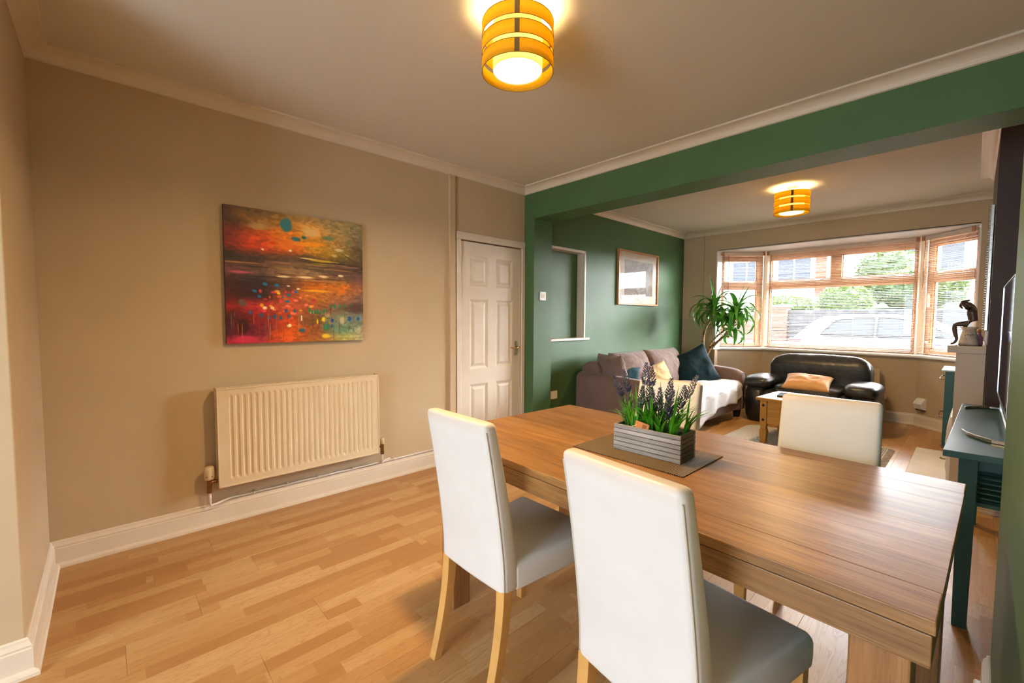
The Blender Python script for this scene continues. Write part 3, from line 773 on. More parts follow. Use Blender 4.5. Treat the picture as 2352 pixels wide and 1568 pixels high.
# ------------------------------------------------------------------ dining chairs
def cover_mat():
    t = NT('white_leatherette'); v = t.coord(); z = t.sep(v)[2]
    st = t.noise(v, 5, 4, .6); top = t.ramp(z, [(.90, (0, 0, 0)), (.945, (1, 1, 1))])
    top_tint = t.math('MULTIPLY', top, t.math('ADD', .1, t.math('MULTIPLY', st, .5)))
    c = t.mix(top_tint, t.ramp(st, [(.3, (.74, .75, .755)), (.7, (.80, .81, .815))]), (.66, .45, .27))  # mottled tan tint growing towards the top edge of the cover
    t.base(c, .38, 0, .45); t.bump(t.noise(v, 9, 3, .55), .12, .01); return t.m
M_COVER = cover_mat()
M_BIRCH = paint('honey_birch', (.66, .38, .12), .38, .10, 7)
M_PIPE = paint('cover_piping', (.55, .50, .42), .5)
def make_chair():
    t = thing('dining_chair', '', 'chair', group='white covered dining chairs')
    wb, wf, dep, zt = .350, .430, .47, .945
    yr = lambda z: -.078*max(0, (z-.42)/(zt-.42))**1.35        # rear line of the back
    th = lambda z: .075-.024*(z-.37)/(zt-.37)
    b = B(); rings = []
    for i in range(15):
        z = .365+(zt-.365)*i/14; w = wb-.012*(i/14)
        n = 5
        yb_ = yr(z)
        ring = [(-w/2+w*k/n, yb_-.006*math.sin(PI*k/n), z) for k in range(n+1)] + [(w/2-w*k/n, yb_+th(z), z) for k in range(n+1)]
        rings.append(ring)
    b.loft(rings); b.obj('backrest', M_COVER, t, smooth=True, bevel=.018, seg=4)
    # piping down the rear edges
    for s in (-1, 1):
        pb = B(); pts = [(s*(wb/2-.004-.006*(z-.37)/(zt-.37)), yr(z)+.005, z) for z in [.37+.0365*i for i in range(16)]]
        pb.tube(pts, .0022, 6); pb.obj('piping', M_PIPE, t, smooth=True)
    b = B()
    def seat_ring(z, e):
        return [(-wb/2+e, .055, z), (wb/2-e, .055, z), (wf/2-e, dep-e, z), (-wf/2+e, dep-e, z)]
    b.loft([seat_ring(.365, 0), seat_ring(.40, -.002), seat_ring(.445, -.001), seat_ring(.462, .012)])
    b.obj('seat', M_COVER, t, smooth=True, bevel=.016, seg=4)
    for s in (-1, 1):
        b = B(); rr = []
        for i in range(9):
            z = .38*(1-i/8); w = .019-.003*i/8; yy = .020-.068*(i/8)**1.7; x = s*(wb/2-.021)
            rr.append([(x-w, yy-w, z), (x+w, yy-w, z), (x+w, yy+w, z), (x-w, yy+w, z)])
        b.loft(rr); b.obj('leg', M_BIRCH, t, bevel=.002)
        b = B(); x = s*(wf/2-.024); y = dep-.03
        b.loft([[(x-w, y-w, z), (x+w, y-w, z), (x+w, y+w, z), (x-w, y+w, z)] for z, w in ((.37, .019), (0, .015))]); b.obj('leg', M_BIRCH, t, bevel=.002)
    return t
chair0 = make_chair()
for k, (x, y, a, lab) in enumerate([
    (1.947, -2.195, 0, 'white covered dining chair nearest the radiator, its back to the viewer'),
    (2.600, -2.225, -7.0, 'white covered dining chair in the foreground at the middle of the table'),
    (2.725, -.953, 184.0, 'cream covered dining chair across the table in front of the coffee table'),
    (2.020, -.950, 181.0, 'cream covered dining chair half hidden behind the lavender planter')]):
    c = chair0 if k == 0 else copy_tree(chair0)
    c.location = (x, y, 0); c.rotation_euler = (0, 0, math.radians(a)); c['label'] = lab

# ------------------------------------------------------------------ placemat and planter
def weave():
    t = NT('brown_woven_mat'); x = t.sep(t.coord())
    w1 = t.math('ABSOLUTE', t.math('SINE', t.math('MULTIPLY', x[0], 420))); w2 = t.math('ABSOLUTE', t.math('SINE', t.math('MULTIPLY', x[1], 620)))
    h = t.math('MULTIPLY', w1, t.math('ADD', .5, t.math('MULTIPLY', w2, .5)))
    t.base(t.ramp(h, [(.10, (.012, .008, .005)), (.45, (.075, .045, .018)), (.95, (.27, .175, .07))]), .55); t.bump(h, .7, .003); return t.m
mt = B()
def matp(u, v):
    return (-.222+.444*u, -.156+.312*v, .0045)
mt.box(-.222, .222, -.156, .156, 0, .0045)
mo = mt.obj('placemat', weave(), None, bevel=.0015, loc=(2.293, -1.632, .770), rot=(0, 0, math.radians(-.5)))
tag(mo, 'dark brown woven placemat under the lavender planter', 'placemat')
M_GREYW = wood('weathered_grey_slat', (.25, .235, .215), (.56, .54, .51), 0, 1.1, .75)
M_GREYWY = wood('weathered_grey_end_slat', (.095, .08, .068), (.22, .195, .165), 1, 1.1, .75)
PL = thing('lavender_planter', 'weathered wooden trough of artificial lavender and grass on the table', 'planter', (2.3235, -1.630, .7745), math.radians(1.0))
pl, pwid, ph = .262, .122, .098
nz = 6; sh = ph/nz; gp = .0011
for k in range(nz):
    for s in (-1, 1):
        o = B().box(-pl/2, pl/2, -.004, .004, gp, sh-gp).obj('slat', M_GREYW, PL, bevel=.0006, loc=(0, s*(pwid/2-.004), k*sh))
        for sx in (-1, 1):
            B().tube([(sx*(pl/2-.006), s*.0038, sh/2), (sx*(pl/2-.006), s*.0045, sh/2)], .0008, 6).obj('nail', M_RDARK, o)
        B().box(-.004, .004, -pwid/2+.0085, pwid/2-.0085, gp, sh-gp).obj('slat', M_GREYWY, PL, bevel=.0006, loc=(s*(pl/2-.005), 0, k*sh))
B().box(-pl/2+.008, pl/2-.008, -pwid/2+.008, pwid/2-.008, .002, ph-.016).obj('moss_fill', paint('dark_moss', (.02, .035, .012), .9, .4, 40), PL)
def leafmat(name, lo, hi, tr=.25):
    t = NT(name); n_ = t.noise(t.coord(), 9, 2)
    c = t.ramp(n_, [(.3, lo), (.7, hi)]); t.base(c, .4, 0, .4)
    tl_ = t.n('ShaderNodeBsdfTranslucent'); t.l(c, tl_.inputs[0]); m = t.n('ShaderNodeMixShader'); m.inputs[0].default_value = tr
    t.l(t.b.outputs[0], m.inputs[1]); t.l(tl_.outputs[0], m.inputs[2]); t.l(m.outputs[0], t.out.inputs[0]); return t.m
M_GRASS = leafmat('bright_plastic_grass', (.035, .22, .010), (.12, .46, .025))
M_LVLEAF = leafmat('lavender_leaf', (.03, .075, .03), (.07, .15, .06))
M_LVFLOW = paint('lavender_floret', (.075, .07, .125), .8, .5, 60)
M_LVPALE = paint('pale_lavender_floret', (.20, .17, .19), .8, .4, 60)
def blade(b, p, d, up, ln, w, bend, n=6):
    """curved tapering blade"""
    d = Vector(d).normalized(); side = d.cross(Vector((0, 0, 1))).normalized()
    L_ = []; R2 = []
    for i in range(n+1):
        s = i/n; c = Vector(p) + Vector((0, 0, 1))*ln*(s*up - bend*.5*s*s) + d*ln*(s*(1-up)*.8 + bend*.6*s*s)
        ww = w*(1-s**2.2)*(.55+.9*s*(1-s)*2)+.0002
        L_.append(c-side*ww); R2.append(c+side*ww)
    vl = [b.bm.verts.new(x) for x in L_]; vr = [b.bm.verts.new(x) for x in R2]
    for i in range(n): b.bm.faces.new((vl[i], vr[i], vr[i+1], vl[i+1]))
rg = random.Random(11)
tufts = [(-.112, .01, 12, .115), (-.085, -.02, 10, .11), (-.045, .015, 9, .12), (-.005, -.025, 13, .15), (.02, .02, 11, .14), (.055, .01, 10, .13), (.085, -.02, 13, .135), (.108, .02, 14, .13), (-.02, .03, 9, .17), (-.068, .03, 9, .13), (.035, -.03, 8, .09), (-.055, -.03, 7, .10)]
for (x, y, n, h) in tufts:
    b = B()
    for k in range(n):
        a = rg.uniform(0, 2*PI)
        if x > .05: a = rg.uniform(-1.0, 1.0)
        if x < -.08: a = PI+rg.uniform(-1.2, 1.2)
        blade(b, (x+rg.uniform(-.01, .01), y+rg.uniform(-.01, .01), ph-.02), (math.cos(a), math.sin(a), 0), rg.uniform(.75, .95), h*rg.uniform(.95, 1.75), .0050, rg.uniform(.15, .75), 7)
    b.obj('grass_tuft', M_GRASS, PL)
stems = [(-.082, .0, -.040, .01, .205, 0), (-.060, .02, .012, .0, .222, 0), (-.10, .0, -.05, -.01, .165, 0), (-.055, -.01, .01, .0, .150, 0), (-.005, .01, -.012, .0, .215, 0), (.0, -.01, .0, -.005, .150, 0),
         (.035, .02, .015, .0, .180, 0), (.02, -.005, .004, 0, .138, 0), (.06, -.005, .0, .01, .125, 0), (.075, .01, .02, .02, .155, 0), (.07, .025, .05, .02, .205, 1), (-.03, .03, -.01, .01, .16, 0), (.045, -.015, .03, -.01, .14, 0)]
stems = [(a, b_, c*1.35, d, h*(1.06+.14*((i_*7)%5)/4), p) for i_, (a, b_, c, d, h, p) in enumerate(stems)]
for (x, y, dx, dy, h, pale) in stems:
    z0_ = ph-.02; top = Vector((x+dx, y+dy, z0_+h)); bot = Vector((x, y, z0_))
    P = lambda s: bot.lerp(top, s) + Vector((dx, dy, 0))*(s*s-s)*.4
    b = B(); b.tube([P(i/8) for i in range(9)], .0011, 5)
    for k in range(24):                          # narrow leaves up the stem
        s = .08+.66*k/24; a = k*2.4+rg.random(); p = P(s)
        blade(b, p, (math.cos(a), math.sin(a), 0), .55, rg.uniform(.028, .048), .0038, .35, 3)
    so = b.obj('lavender_stem', M_LVLEAF, PL)
    b = B(); f0 = max(.50, 1-.078/h)
    for k in range(15):
        s = f0+(1-f0)*k/14; rad = .0135*(1-.72*(k/14)**1.5)*(.55+.45*min(1, k/3)); p = P(s)
        for j in range(5):
            a = j*2*PI/5+k*.7; c = p+Vector((math.cos(a)*rad, math.sin(a)*rad, rg.uniform(-.001, .002)))
            r = rg.uniform(.0028, .0042)*(1-.4*k/14)
            m_ = Matrix.Translation(c) @ Matrix.Rotation(a, 4, 'Z') @ Matrix.Rotation(.75, 4, 'Y') @ Matrix.Diagonal((r*.7, r*.7, r*2.0, 1))
            rr = bmesh.ops.create_icosphere(b.bm, subdivisions=1, radius=1); bmesh.ops.transform(b.bm, matrix=m_, verts=rr['verts'])
    b.obj('flower_spike', M_LVPALE if pale else M_LVFLOW, so)
b = B()
for (x, y, a, ln, up, bd) in ((-.02, 0, 2.6, .21, .93, .35), (0, .01, .3, .20, .92, .75), (.03, -.01, .1, .17, .9, .9), (-.05, .01, 1.2, .20, .96, .3), (.06, 0, -.4, .19, .9, .8), (-.01, -.02, -2.9, .17, .9, .7), (.02, .02, 2.2, .22, .97, .25), (.08, .01, .4, .20, .85, .8), (-.08, 0, 3.3, .15, .85, .9), (.045, .02, .9, .21, .95, .4)):
    blade(b, (x, y, ph-.02), (math.cos(a), math.sin(a), 0), up, ln, .0042, bd, 10)
b.obj('long_grass_blades', M_GRASS, PL)['kind'] = 'stuff'
b = B()
for k in range(150):
    blade(b, (rg.uniform(-.115, .115), rg.uniform(-.045, .045), ph-.02), (rg.uniform(-1, 1), rg.uniform(-1, 1), 0), .6, rg.uniform(.02, .045), .003, .4, 3)
o = b.obj('low_foliage', M_LVLEAF, PL); o['kind'] = 'stuff'
tt = NT('kraft_tag_card'); x = tt.sep(tt.coord())
inr = tt.math('MULTIPLY', tt.math('MULTIPLY', tt.math('GREATER_THAN', x[0], .002), tt.math('LESS_THAN', x[0], .018)), tt.math('MULTIPLY', tt.math('GREATER_THAN', x[2], -.006), tt.math('LESS_THAN', x[2], .010)))
bars = tt.math('GREATER_THAN', tt.math('SINE', tt.math('MULTIPLY', x[2], 2600)), -.5)
tt.base(tt.mix(tt.math('MULTIPLY', inr, bars), (.50, .19, .055), (.10, .04, .015)), .8)
B().box(-.027, .027, -.0006, .0006, -.015, .015).obj('price_tag', tt.m, PL, loc=(-.020, -.050, ph+.004), rot=(math.radians(-12), math.radians(10), 0))
B().tube([(-.041, -.051, ph+.006), (-.052, -.054, ph+.003), (-.060, -.056, ph-.004)], .0007, 5).obj('tag_string', M_SILL, PL)

# ------------------------------------------------------------------ soft furnishing helpers
def fabric(name, c, rough=.85, var=.12, sheen=0, bump=.25, bs=14, spec=.2):
    t = NT(name); v = t.coord(); n_ = t.noise(v, 4, 3, .6, .6)
    t.base(t.ramp(n_, [(.3, tuple(x*(1-var) for x in c)), (.7, tuple(min(1, x*(1+var)) for x in c))]), rough, 0, spec)
    if sheen:
        t.b.inputs['Sheen Weight'].default_value = sheen; t.b.inputs['Sheen Roughness'].default_value = .35
    t.bump(t.math('ADD', t.noise(v, bs, 3, .6, .8), t.math('MULTIPLY', t.noise(v, 260, 1), .15)), bump, .02); return t.m
def pillow(w, h, th, seed=0, n=26, pinch=.10):
    """closed pillow in local xz, thickness along y"""
    b = B(); V = {}
    for side in (1, -1):
        for j in range(n+1):
            for i in range(n+1):
                u = 2*i/n-1; v = 2*j/n-1
                edge = i in (0, n) or j in (0, n)
                if edge and side == -1: V[side, i, j] = V[1, i, j]; continue
                f = max(0, (1-u*u)*(1-v*v))**.42
                s = 1-pinch*(1-abs(u)**2)*abs(v)**3; s2 = 1-pinch*(1-abs(v)**2)*abs(u)**3
                wr = noise.noise(Vector((u*2.2+seed*5, v*2.2, side*3+seed)))*.13+noise.noise(Vector((u*6+seed, v*6, side)))*.05
                V[side, i, j] = b.bm.verts.new((u*w/2*s2, side*th/2*f*(1+wr*1.3), v*h/2*s))
    for side in (1, -1):
        for j in range(n):
            for i in range(n):
                q = [V[side, i, j], V[side, i+1, j], V[side, i+1, j+1], V[side, i, j+1]]
                b.bm.faces.new(q if side == 1 else q[::-1])
    return b
def face_to(loc, normal, roll=0):
    """matrix whose local -y looks along normal, local z up, rolled in plane"""
    nn = Vector(normal).normalized(); y = -nn; z = Vector((0, 0, 1)); z = (z-y*z.dot(y)).normalized(); x = y.cross(z)
    m = Matrix((x, y, z)).transposed().to_4x4()
    return Matrix.Translation(loc) @ m @ Matrix.Rotation(roll, 4, 'Y')

# ------------------------------------------------------------------ sofa
M_SOFA = fabric('mauve_brown_suede', (.175, .118, .108), .8, .08, .35, .12, 6)
M_SOFAC = fabric('mauve_brown_cushion', (.205, .145, .132), .85, .10, .3, .95, 11)
M_DARKW = paint('dark_stained_foot', (.03, .016, .01), .45)
SF = thing('fabric_sofa', 'mauve brown fabric sofa along the green wall', 'sofa', (0, 0, 0))
X0, X1, YA, YB = .06, 1.115, .775, 2.99
b = B(); b.box(.10, 1.08, YA+.05, YB-.05, .10, .31); b.obj('base', M_SOFA, SF, bevel=.03, seg=3)
def sofa_arm(ya, yb):
    rings = []
    for i in range(13):
        s = i/12; x = X0+(X1-X0)*s
        zt = .665-.045*s**2; e = .0
        if s > .86: e = ((s-.86)/.14)**2*.05
        z0 = .09; r = .075; w0, w1 = ya+e*.3, yb-e*.3; zt -= e*.8; z0 += e*.3
        ring = [(x, w0, z0), (x, w1, z0)]
        for k in range(5): a = k*PI/8; ring.append((x, w1-r+r*math.cos(a), zt-r+r*math.sin(a)))
        for k in range(5): a = PI/2+k*PI/8; ring.append((x, w0+r+r*math.cos(a), zt-r+r*math.sin(a)))
        rings.append(ring)
    b = B(); b.loft(rings); return b
for ya, yb in ((YA, YA+.19), (YB-.19, YB)):
    o = sofa_arm(ya, yb).obj('arm', M_SOFA, SF, smooth=True, bevel=.015, seg=2)
    r = .075; pts = []
    for q in [(ya+.012, .14), (ya+.012, .50), (ya+.03, .56), ((ya+yb)/2, .58), (yb-.03, .56), (yb-.012, .50), (yb-.012, .14)]: pts.append((X1+.001, q[0], q[1]))
    pb = B(); pb.tube(pts, .005, 6); pb.obj('piping', M_SOFA, o, smooth=True)
b = B(); rings = []
for i in range(9):
    y = YA+.1+(YB-YA-.2)*i/8
    rings.append([(.05, y, .1), (.36, y, .1), (.33, y, .60), (.30, y, .72), (.25, y, .775), (.16, y, .785), (.08, y, .75), (.05, y, .65)])
b.loft(rings); b.obj('back', M_SOFA, SF, smooth=True, bevel=.02)
for ya, yb in ((YA+.19, 1.88), (1.885, YB-.19)):
    b = B(); b.puff((.72, (ya+yb)/2, .385), (.39, (yb-ya)/2, .085), .35, .25, 36, 14, .006, ya); b.obj('seat_cushion', M_SOFAC, SF, smooth=True)
for yc, seed, ww in ((1.34, 1, .74), (2.12, 2, .80)):
    p = pillow(ww, .50, .30, seed, 26, .03); o = p.obj('back_cushion', M_SOFAC, SF, smooth=True); o.matrix_local = face_to((.42, yc, .645), (1, 0, .28))
p = pillow(.46, .42, .24, 5, 22, .04); o = p.obj('back_cushion', M_SOFAC, SF, smooth=True); o.matrix_local = face_to((.36, 1.04, .66), (.45, 1, .2))
for x, y in ((.18, YA+.09), (1.03, YA+.09), (.18, YB-.10), (1.045, YB-.10)):
    b = B(); b.loft([[(x-.04, y-.04, .12), (x+.04, y-.04, .12), (x+.04, y+.04, .12), (x-.04, y+.04, .12)], [(x-.028, y-.028, 0), (x+.028, y-.028, 0), (x+.028, y+.028, 0), (x-.028, y+.028, 0)]]); b.obj('foot', M_DARKW, SF)
M_TEAL = fabric('teal_velvet', (.0012, .013, .019), .8, .35, .10, .35, 7, .12)
p = pillow(.60, .57, .20, 3, 30, .12); o = p.obj('velvet_cushion', M_TEAL, None, smooth=True); o.matrix_world = face_to((.66, 2.45, .605), (.75, -.62, .30), math.radians(-21))
tag(o, 'large dark teal velvet cushion leaning on the sofa arm', 'cushion')
p = pillow(.34, .34, .13, 8, 22, .12); o = p.obj('small_cushion', fabric('dusty_teal_cotton', (.006, .045, .068), .8, .2, .1), None, smooth=True); o.matrix_world = face_to((.50, 1.10, .600), (.75, -.45, .35), math.radians(12))
tag(o, 'small dusty teal cushion peeping over the near sofa arm', 'cushion')
p = pillow(.36, .34, .14, 6, 24, .10); o = p.obj('plush_cushion', fabric('cream_plush', (.72, .56, .30), .95, .2, .5, .8, 60), None, smooth=True); o.matrix_world = face_to((.60, 1.66, .585), (.9, -.3, .35), math.radians(-14))
tag(o, 'cream yellow plush cushion in the middle of the sofa', 'cushion')
# throw
M_THROW = fabric('white_cotton_throw', (.62, .63, .65), .9, .06, .1, .30, 9)
th_ = B(); yA, yB2 = 1.36, 2.80
def drape(u, v):
    y = yA+(yB2-yA)*u
    wob = .012*math.sin(y*19+v*3)+.018*noise.noise(Vector((y*5, v*4, 2)))
    L1 = .62
    s = v*(L1+.30)
    fall = .30*(1-.55*u)+.05*noise.noise(Vector((y*3.1, 5, 0)))+.03*math.sin(u*9)
    if s < L1-.05: x = .46+s*1.03; z = .483+wob*.5+.012*noise.noise(Vector((y*7, s*9, 1)))
    elif s < L1+.05:
        a = (s-(L1-.05))/.1*PI/2; x = .46+(L1-.05)*1.03+.07*math.sin(a)+.012; z = .483-.07*(1-math.cos(a))+wob*.4
    else: x = .46+(L1-.05)*1.03+.085+wob*.9; z = .413-(s-L1-.05)/.25*fall
    if u > .8: z += .02*(u-.8)
    return (x, y, z)
th_.grid(drape, 60, 36)
o = th_.obj('throw_blanket', M_THROW, None, smooth=True); s = o.modifiers.new('thick', 'SOLIDIFY'); s.thickness = .006; s.offset = 1
tag(o, 'rumpled white cotton throw draped over the sofa seat', 'blanket')
fb = B()
for k in range(70):
    v = k/70; p = Vector(drape(1, v)); q = p+Vector((rg.uniform(-.006, .006), rg.uniform(.0, .03), -.03+rg.uniform(-.012, .01)))
    fb.tube([p+Vector((0, -.004, .004)), (p+q)/2+Vector((0, .008, .006)), q], .0022, 4)
fb.obj('fringe', M_THROW, o)['kind'] = 'stuff'

# ------------------------------------------------------------------ armchair
M_LEATH = NT('black_leather'); v = M_LEATH.coord()
M_LEATH.base(M_LEATH.ramp(M_LEATH.noise(v, 5, 3), [(.3, (.012, .013, .016)), (.7, (.022, .024, .028))]), .36, 0, .55)
M_LEATH.bump(M_LEATH.math('ADD', M_LEATH.noise(v, 11, 3, .6, 1.2), M_LEATH.math('MULTIPLY', M_LEATH.noise(v, 220, 1), .08)), .28, .02); M_LEATH = M_LEATH.m
AC = thing('leather_armchair', 'wide black leather armchair in front of the bay window', 'armchair', (0, 0, 0))
b = B(); b.puff((1.80, 3.17, .22), (.54, .36, .20), .25, .25, 36, 14); b.obj('base', M_LEATH, AC, smooth=True)
b = B(); b.puff((1.80, 3.10, .40), (.34, .33, .095), .45, .35, 36, 14, .012, 3); b.obj('seat_cushion', M_LEATH, AC, smooth=True)
def backm(c): return Matrix.Translation(c) @ Matrix.Rotation(math.radians(-9), 4, 'X')
b = B(); b.puff((0, 0, 0), (.52, .15, .275), .50, .26, 72, 28, .012, 5, backm((1.815, 3.44, .555)), 5)
for vv in b.bm.verts:                              # gathered side seams and a fuller top
    loc = backm((1.815, 3.44, .555)).inverted() @ vv.co
    k = max(0, abs(loc.x)-.40)/.12; loc.y *= 1+.10*math.sin(loc.z*70)*k; loc.x *= 1-.05*max(0, -loc.z)/.27
    loc.y -= .05*math.exp(-((loc.z-.12)/.10)**2)*(1 if loc.y < 0 else 0)
    vv.co = backm((1.815, 3.44, .555)) @ loc
b.obj('backrest', M_LEATH, AC, smooth=True)
sb = B()
for s in (-1, 0, 1):
    sb.tube([backm((1.815, 3.44, .575)) @ Vector((s*.17, -.135-.05*math.exp(-((z*.25-.12)/.10)**2), z*.24)) for z in [-.8+.16*i for i in range(11)]], .003, 5)
sb.obj('back_seam', M_LEATH, AC)
for s, xc in ((-1, 1.285), (1, 2.315)):
    b = B(); rings = []
    for i in range(9):
        y = 2.79+.72*i/8; e = .03 if i in (0, 8) else 0
        w = .115-e
        ring = []
        for k in range(20):
            a = 2*PI*k/20; sg = lambda q, p: math.copysign(abs(q)**p, q)
            zz = .235+.235*sg(math.sin(a), .45); bulge = .03*math.sin(PI*min(1, max(0, zz/.47)))
            ring.append((xc+s*bulge+(w)*sg(math.cos(a), .5), y, zz))
        rings.append(ring)
    b.loft(rings); b.obj('arm', M_LEATH, AC, smooth=True)
    b = B(); b.puff((xc-s*.01, 3.06, .487), (.165, .31, .085), .70, .6, 40, 16, .012, s+4, None, 7); b.obj('arm_pad', M_LEATH, AC, smooth=True)
p = pillow(.47, .36, .15, 9, 24, .07); o = p.obj('tan_cushion', fabric('tan_satin', (.58, .33, .14), .45, .12, .3, .3, 8), None, smooth=True); o.matrix_world = face_to((1.80, 2.93, .525), (.05, -.42, 1.1), math.radians(3))
tag(o, 'tan satin cushion lying on the black armchair', 'cushion')

# ------------------------------------------------------------------ yucca
M_YTRUNK = NT('ringed_yucca_stem'); v = M_YTRUNK.coord(); z = M_YTRUNK.sep(v)
wv_ = M_YTRUNK.noise(M_YTRUNK.xyz(M_YTRUNK.math('MULTIPLY', z[0], 60), M_YTRUNK.math('MULTIPLY', z[1], 60), M_YTRUNK.math('MULTIPLY', z[2], 130)), 1, 2)
M_YTRUNK.base(M_YTRUNK.ramp(wv_, [(.4, (.05, .03, .015)), (.52, (.35, .22, .09)), (.7, (.55, .40, .20))]), .8); M_YTRUNK.bump(wv_, .8, .01); M_YTRUNK = M_YTRUNK.m
M_YLEAF = leafmat('yucca_leaf', (.016, .095, .010), (.075, .26, .02), .35)
YU = thing('yucca_plant', 'tall yucca with three bare stems behind the sofa', 'plant', (.46, 3.215, 0))
b = B(); b.lathe([(.001, 0), (.095, 0), (.105, .02), (.128, .22), (.14, .23), (.14, .255), (.125, .255), (.12, .22), (.001, .215)], n=32); b.obj('pot', paint('brown_pot', (.12, .07, .05), .6), YU, smooth=True)
B().lathe([(.001, .222), (.118, .222), (.118, .226), (.001, .226)], n=24).obj('soil', M_RDARK, YU)
def yst(pts, r0, r1):
    b = B(); n = len(pts); b.tube(pts, [r0+(r1-r0)*i/(n-1) for i in range(n)], 8)
    for k in range(18):
        i = rg.randint(1, n-2); p = Vector(pts[i]).lerp(Vector(pts[i+1]), rg.random()); a = rg.uniform(0, 2*PI)
        b.tube([p, p+Vector((math.cos(a)*.03, math.sin(a)*.03, rg.uniform(-.02, .01)))], [.003, .0006], 4)
    b.obj('stem', M_YTRUNK, YU, smooth=True)
def curve(pts, n=14):
    out = []
    for i in range(n+1):
        t_ = i/n*(len(pts)-1); k = min(int(t_), len(pts)-2); f = t_-k
        p0 = Vector(pts[max(k-1, 0)]); p1 = Vector(pts[k]); p2 = Vector(pts[k+1]); p3 = Vector(pts[min(k+2, len(pts)-1)])
        out.append(.5*((2*p1)+(p2-p0)*f+(2*p0-5*p1+4*p2-p3)*f*f+(3*p1-p0-3*p2+p3)*f**3))
    return out
S1 = curve([(.03, 0, .2), (.02, -.02, .7), (0, -.03, .95), (.03, -.03, 1.14), (.12, -.03, 1.32), (.15, -.03, 1.42)])
S2 = curve([(.05, .01, .2), (.06, -.03, .75), (.19, -.05, .93), (.34, -.06, 1.08), (.42, -.06, 1.24), (.45, -.06, 1.36)])
S3 = curve([(.02, .03, .2), (.04, .02, .75), (.10, .03, .94), (.22, .05, 1.08), (.34, .05, 1.16)])
yst(S1, .022, .014); yst(S2, .022, .013); yst(S3, .018, .012)
def yleaf(p, az, el, ln, w, droop):
    b = B(); d = Vector((math.cos(az), math.sin(az), 0)); side = Vector((-math.sin(az), math.cos(az), 0)); n = 12
    c = Vector(p); e = el; L_ = []; C_ = []; R_ = []
    for i in range(n+1):
        s = i/n; ww = w*min(1, s*5+.35)*(1-s**2.6)**.9+.0003
        up = (-d*math.sin(e)+Vector((0, 0, 1))*math.cos(e))
        L_.append(c-side*ww+up*ww*.35); R_.append(c+side*ww+up*ww*.35); C_.append(c.copy())
        c = c+(d*math.cos(e)+Vector((0, 0, 1))*math.sin(e))*ln/n; e -= droop/n*(.4+1.6*math.sin(PI*min(1, s*1.1)))
    v = [[b.bm.verts.new(x) for x in q] for q in (L_, C_, R_)]
    for i in range(n):
        for a_ in (0, 1): b.bm.faces.new((v[a_][i], v[a_+1][i], v[a_+1][i+1], v[a_][i+1]))
    b.obj('leaf', M_YLEAF, YU, smooth=True)
ry = random.Random(5)
for (top, n, sc_) in ((S1[-1], 34, 1.0), (S2[-1], 38, 1.0), (S3[-1], 16, .8)):
    for k in range(n):
        az = k*2.399+ry.uniform(-.2, .2); q = k/n
        if top[1]+3.2 > 3.1 and math.sin(az) > .5: az += PI*.0
        ln = ry.uniform(.42, .60)*sc_
        if math.sin(az) > .2: ln *= .52
        el = 1.25-1.35*q+ry.uniform(-.12, .12); dr = 1.3+1.5*q+ry.uniform(-.3, .4)
        yleaf(Vector(top)+Vector((0, 0, -.07*q)), az, el, ln, ry.uniform(.026, .036), dr)
for (top, az, ln, el) in ((S1[-1], 2.6, .50, 1.38), (S1[-1], .2, .40, 1.36), (S2[-1], .5, .40, 1.40), (S2[-1], -.3, .40, 1.16)): yleaf(top, az, el, ln, .024, .12)
yleaf(S2[-1], -.9, -.35, .62, .014, 1.15)
yleaf(S1[-1], 3.3, .55, .42, .006, 1.0)

# ------------------------------------------------------------------ rug and coffee table
tr_ = NT('grey_white_woven_rug'); x = tr_.sep(tr_.coord())
zz_ = tr_.math('ADD', tr_.math('MULTIPLY', x[0], 420), tr_.math('MULTIPLY', tr_.math('PINGPONG', tr_.math('MULTIPLY', x[1], 60), 1.0), 2.2))
hh = tr_.math('ADD', .5, tr_.math('MULTIPLY', tr_.math('SINE', zz_), .5)); hh = tr_.math('MULTIPLY', hh, tr_.math('ADD', .6, tr_.math('MULTIPLY', tr_.noise(tr_.coord(), 90, 2), .7)))
tr_.base(tr_.ramp(hh, [(.1, (.26, .27, .29)), (.45, (.58, .60, .62)), (.9, (.78, .78, .78))]), .95); tr_.bump(hh, .6, .01)
b = B(); rx0, rx1, ry0, ry1, rc = 1.315, 2.60, .95, 2.56, .14
poly = []
for cx_, cy_, a0 in ((rx1-rc, ry1-rc, 0), (rx0+rc, ry1-rc, PI/2), (rx0+rc, ry0+rc, PI), (rx1-rc, ry0+rc, 1.5*PI)):
    for k in range(7): a = a0+k*PI/12; poly.append((cx_+rc*math.cos(a), cy_+rc*math.sin(a)))
RUG = b.prism(poly, .0005, .010).obj('woven_rug', tr_.m, None, bevel=.003); tag(RUG, 'grey and white woven rug under the coffee table', 'rug')
b = B()
for k in range(110):
    y = ry0+.1+(ry1-ry0-.2)*k/109; b.tube([(rx1-.004, y, .006), (rx1+.02, y+rg.uniform(-.006, .006), .008), (rx1+.045, y+rg.uniform(-.012, .012), .003)], .0022, 4)
b.obj('fringe', paint('grey_fringe', (.45, .45, .45), .95, .4, 40), RUG)['kind'] = 'stuff'
M_PINE = wood('waxed_pine', (.50, .27, .06), (.64, .38, .11), 0, .8, .4, False)
M_PINEZ = wood('waxed_pine_upright', (.48, .25, .05), (.60, .34, .09), 2, .8, .4, False)
CT = thing('coffee_table', 'waxed pine coffee table with black studs', 'table', (1.615, 1.755, .010), math.radians(-4))
cl, cw, ch = .78, .60, .465
B().box(0, cl, 0, .09, ch-.028, ch).obj('top_frame', M_PINE, CT, bevel=.006, seg=3); B().box(0, cl, cw-.09, cw, ch-.028, ch).obj('top_frame', M_PINE, CT, bevel=.006, seg=3)
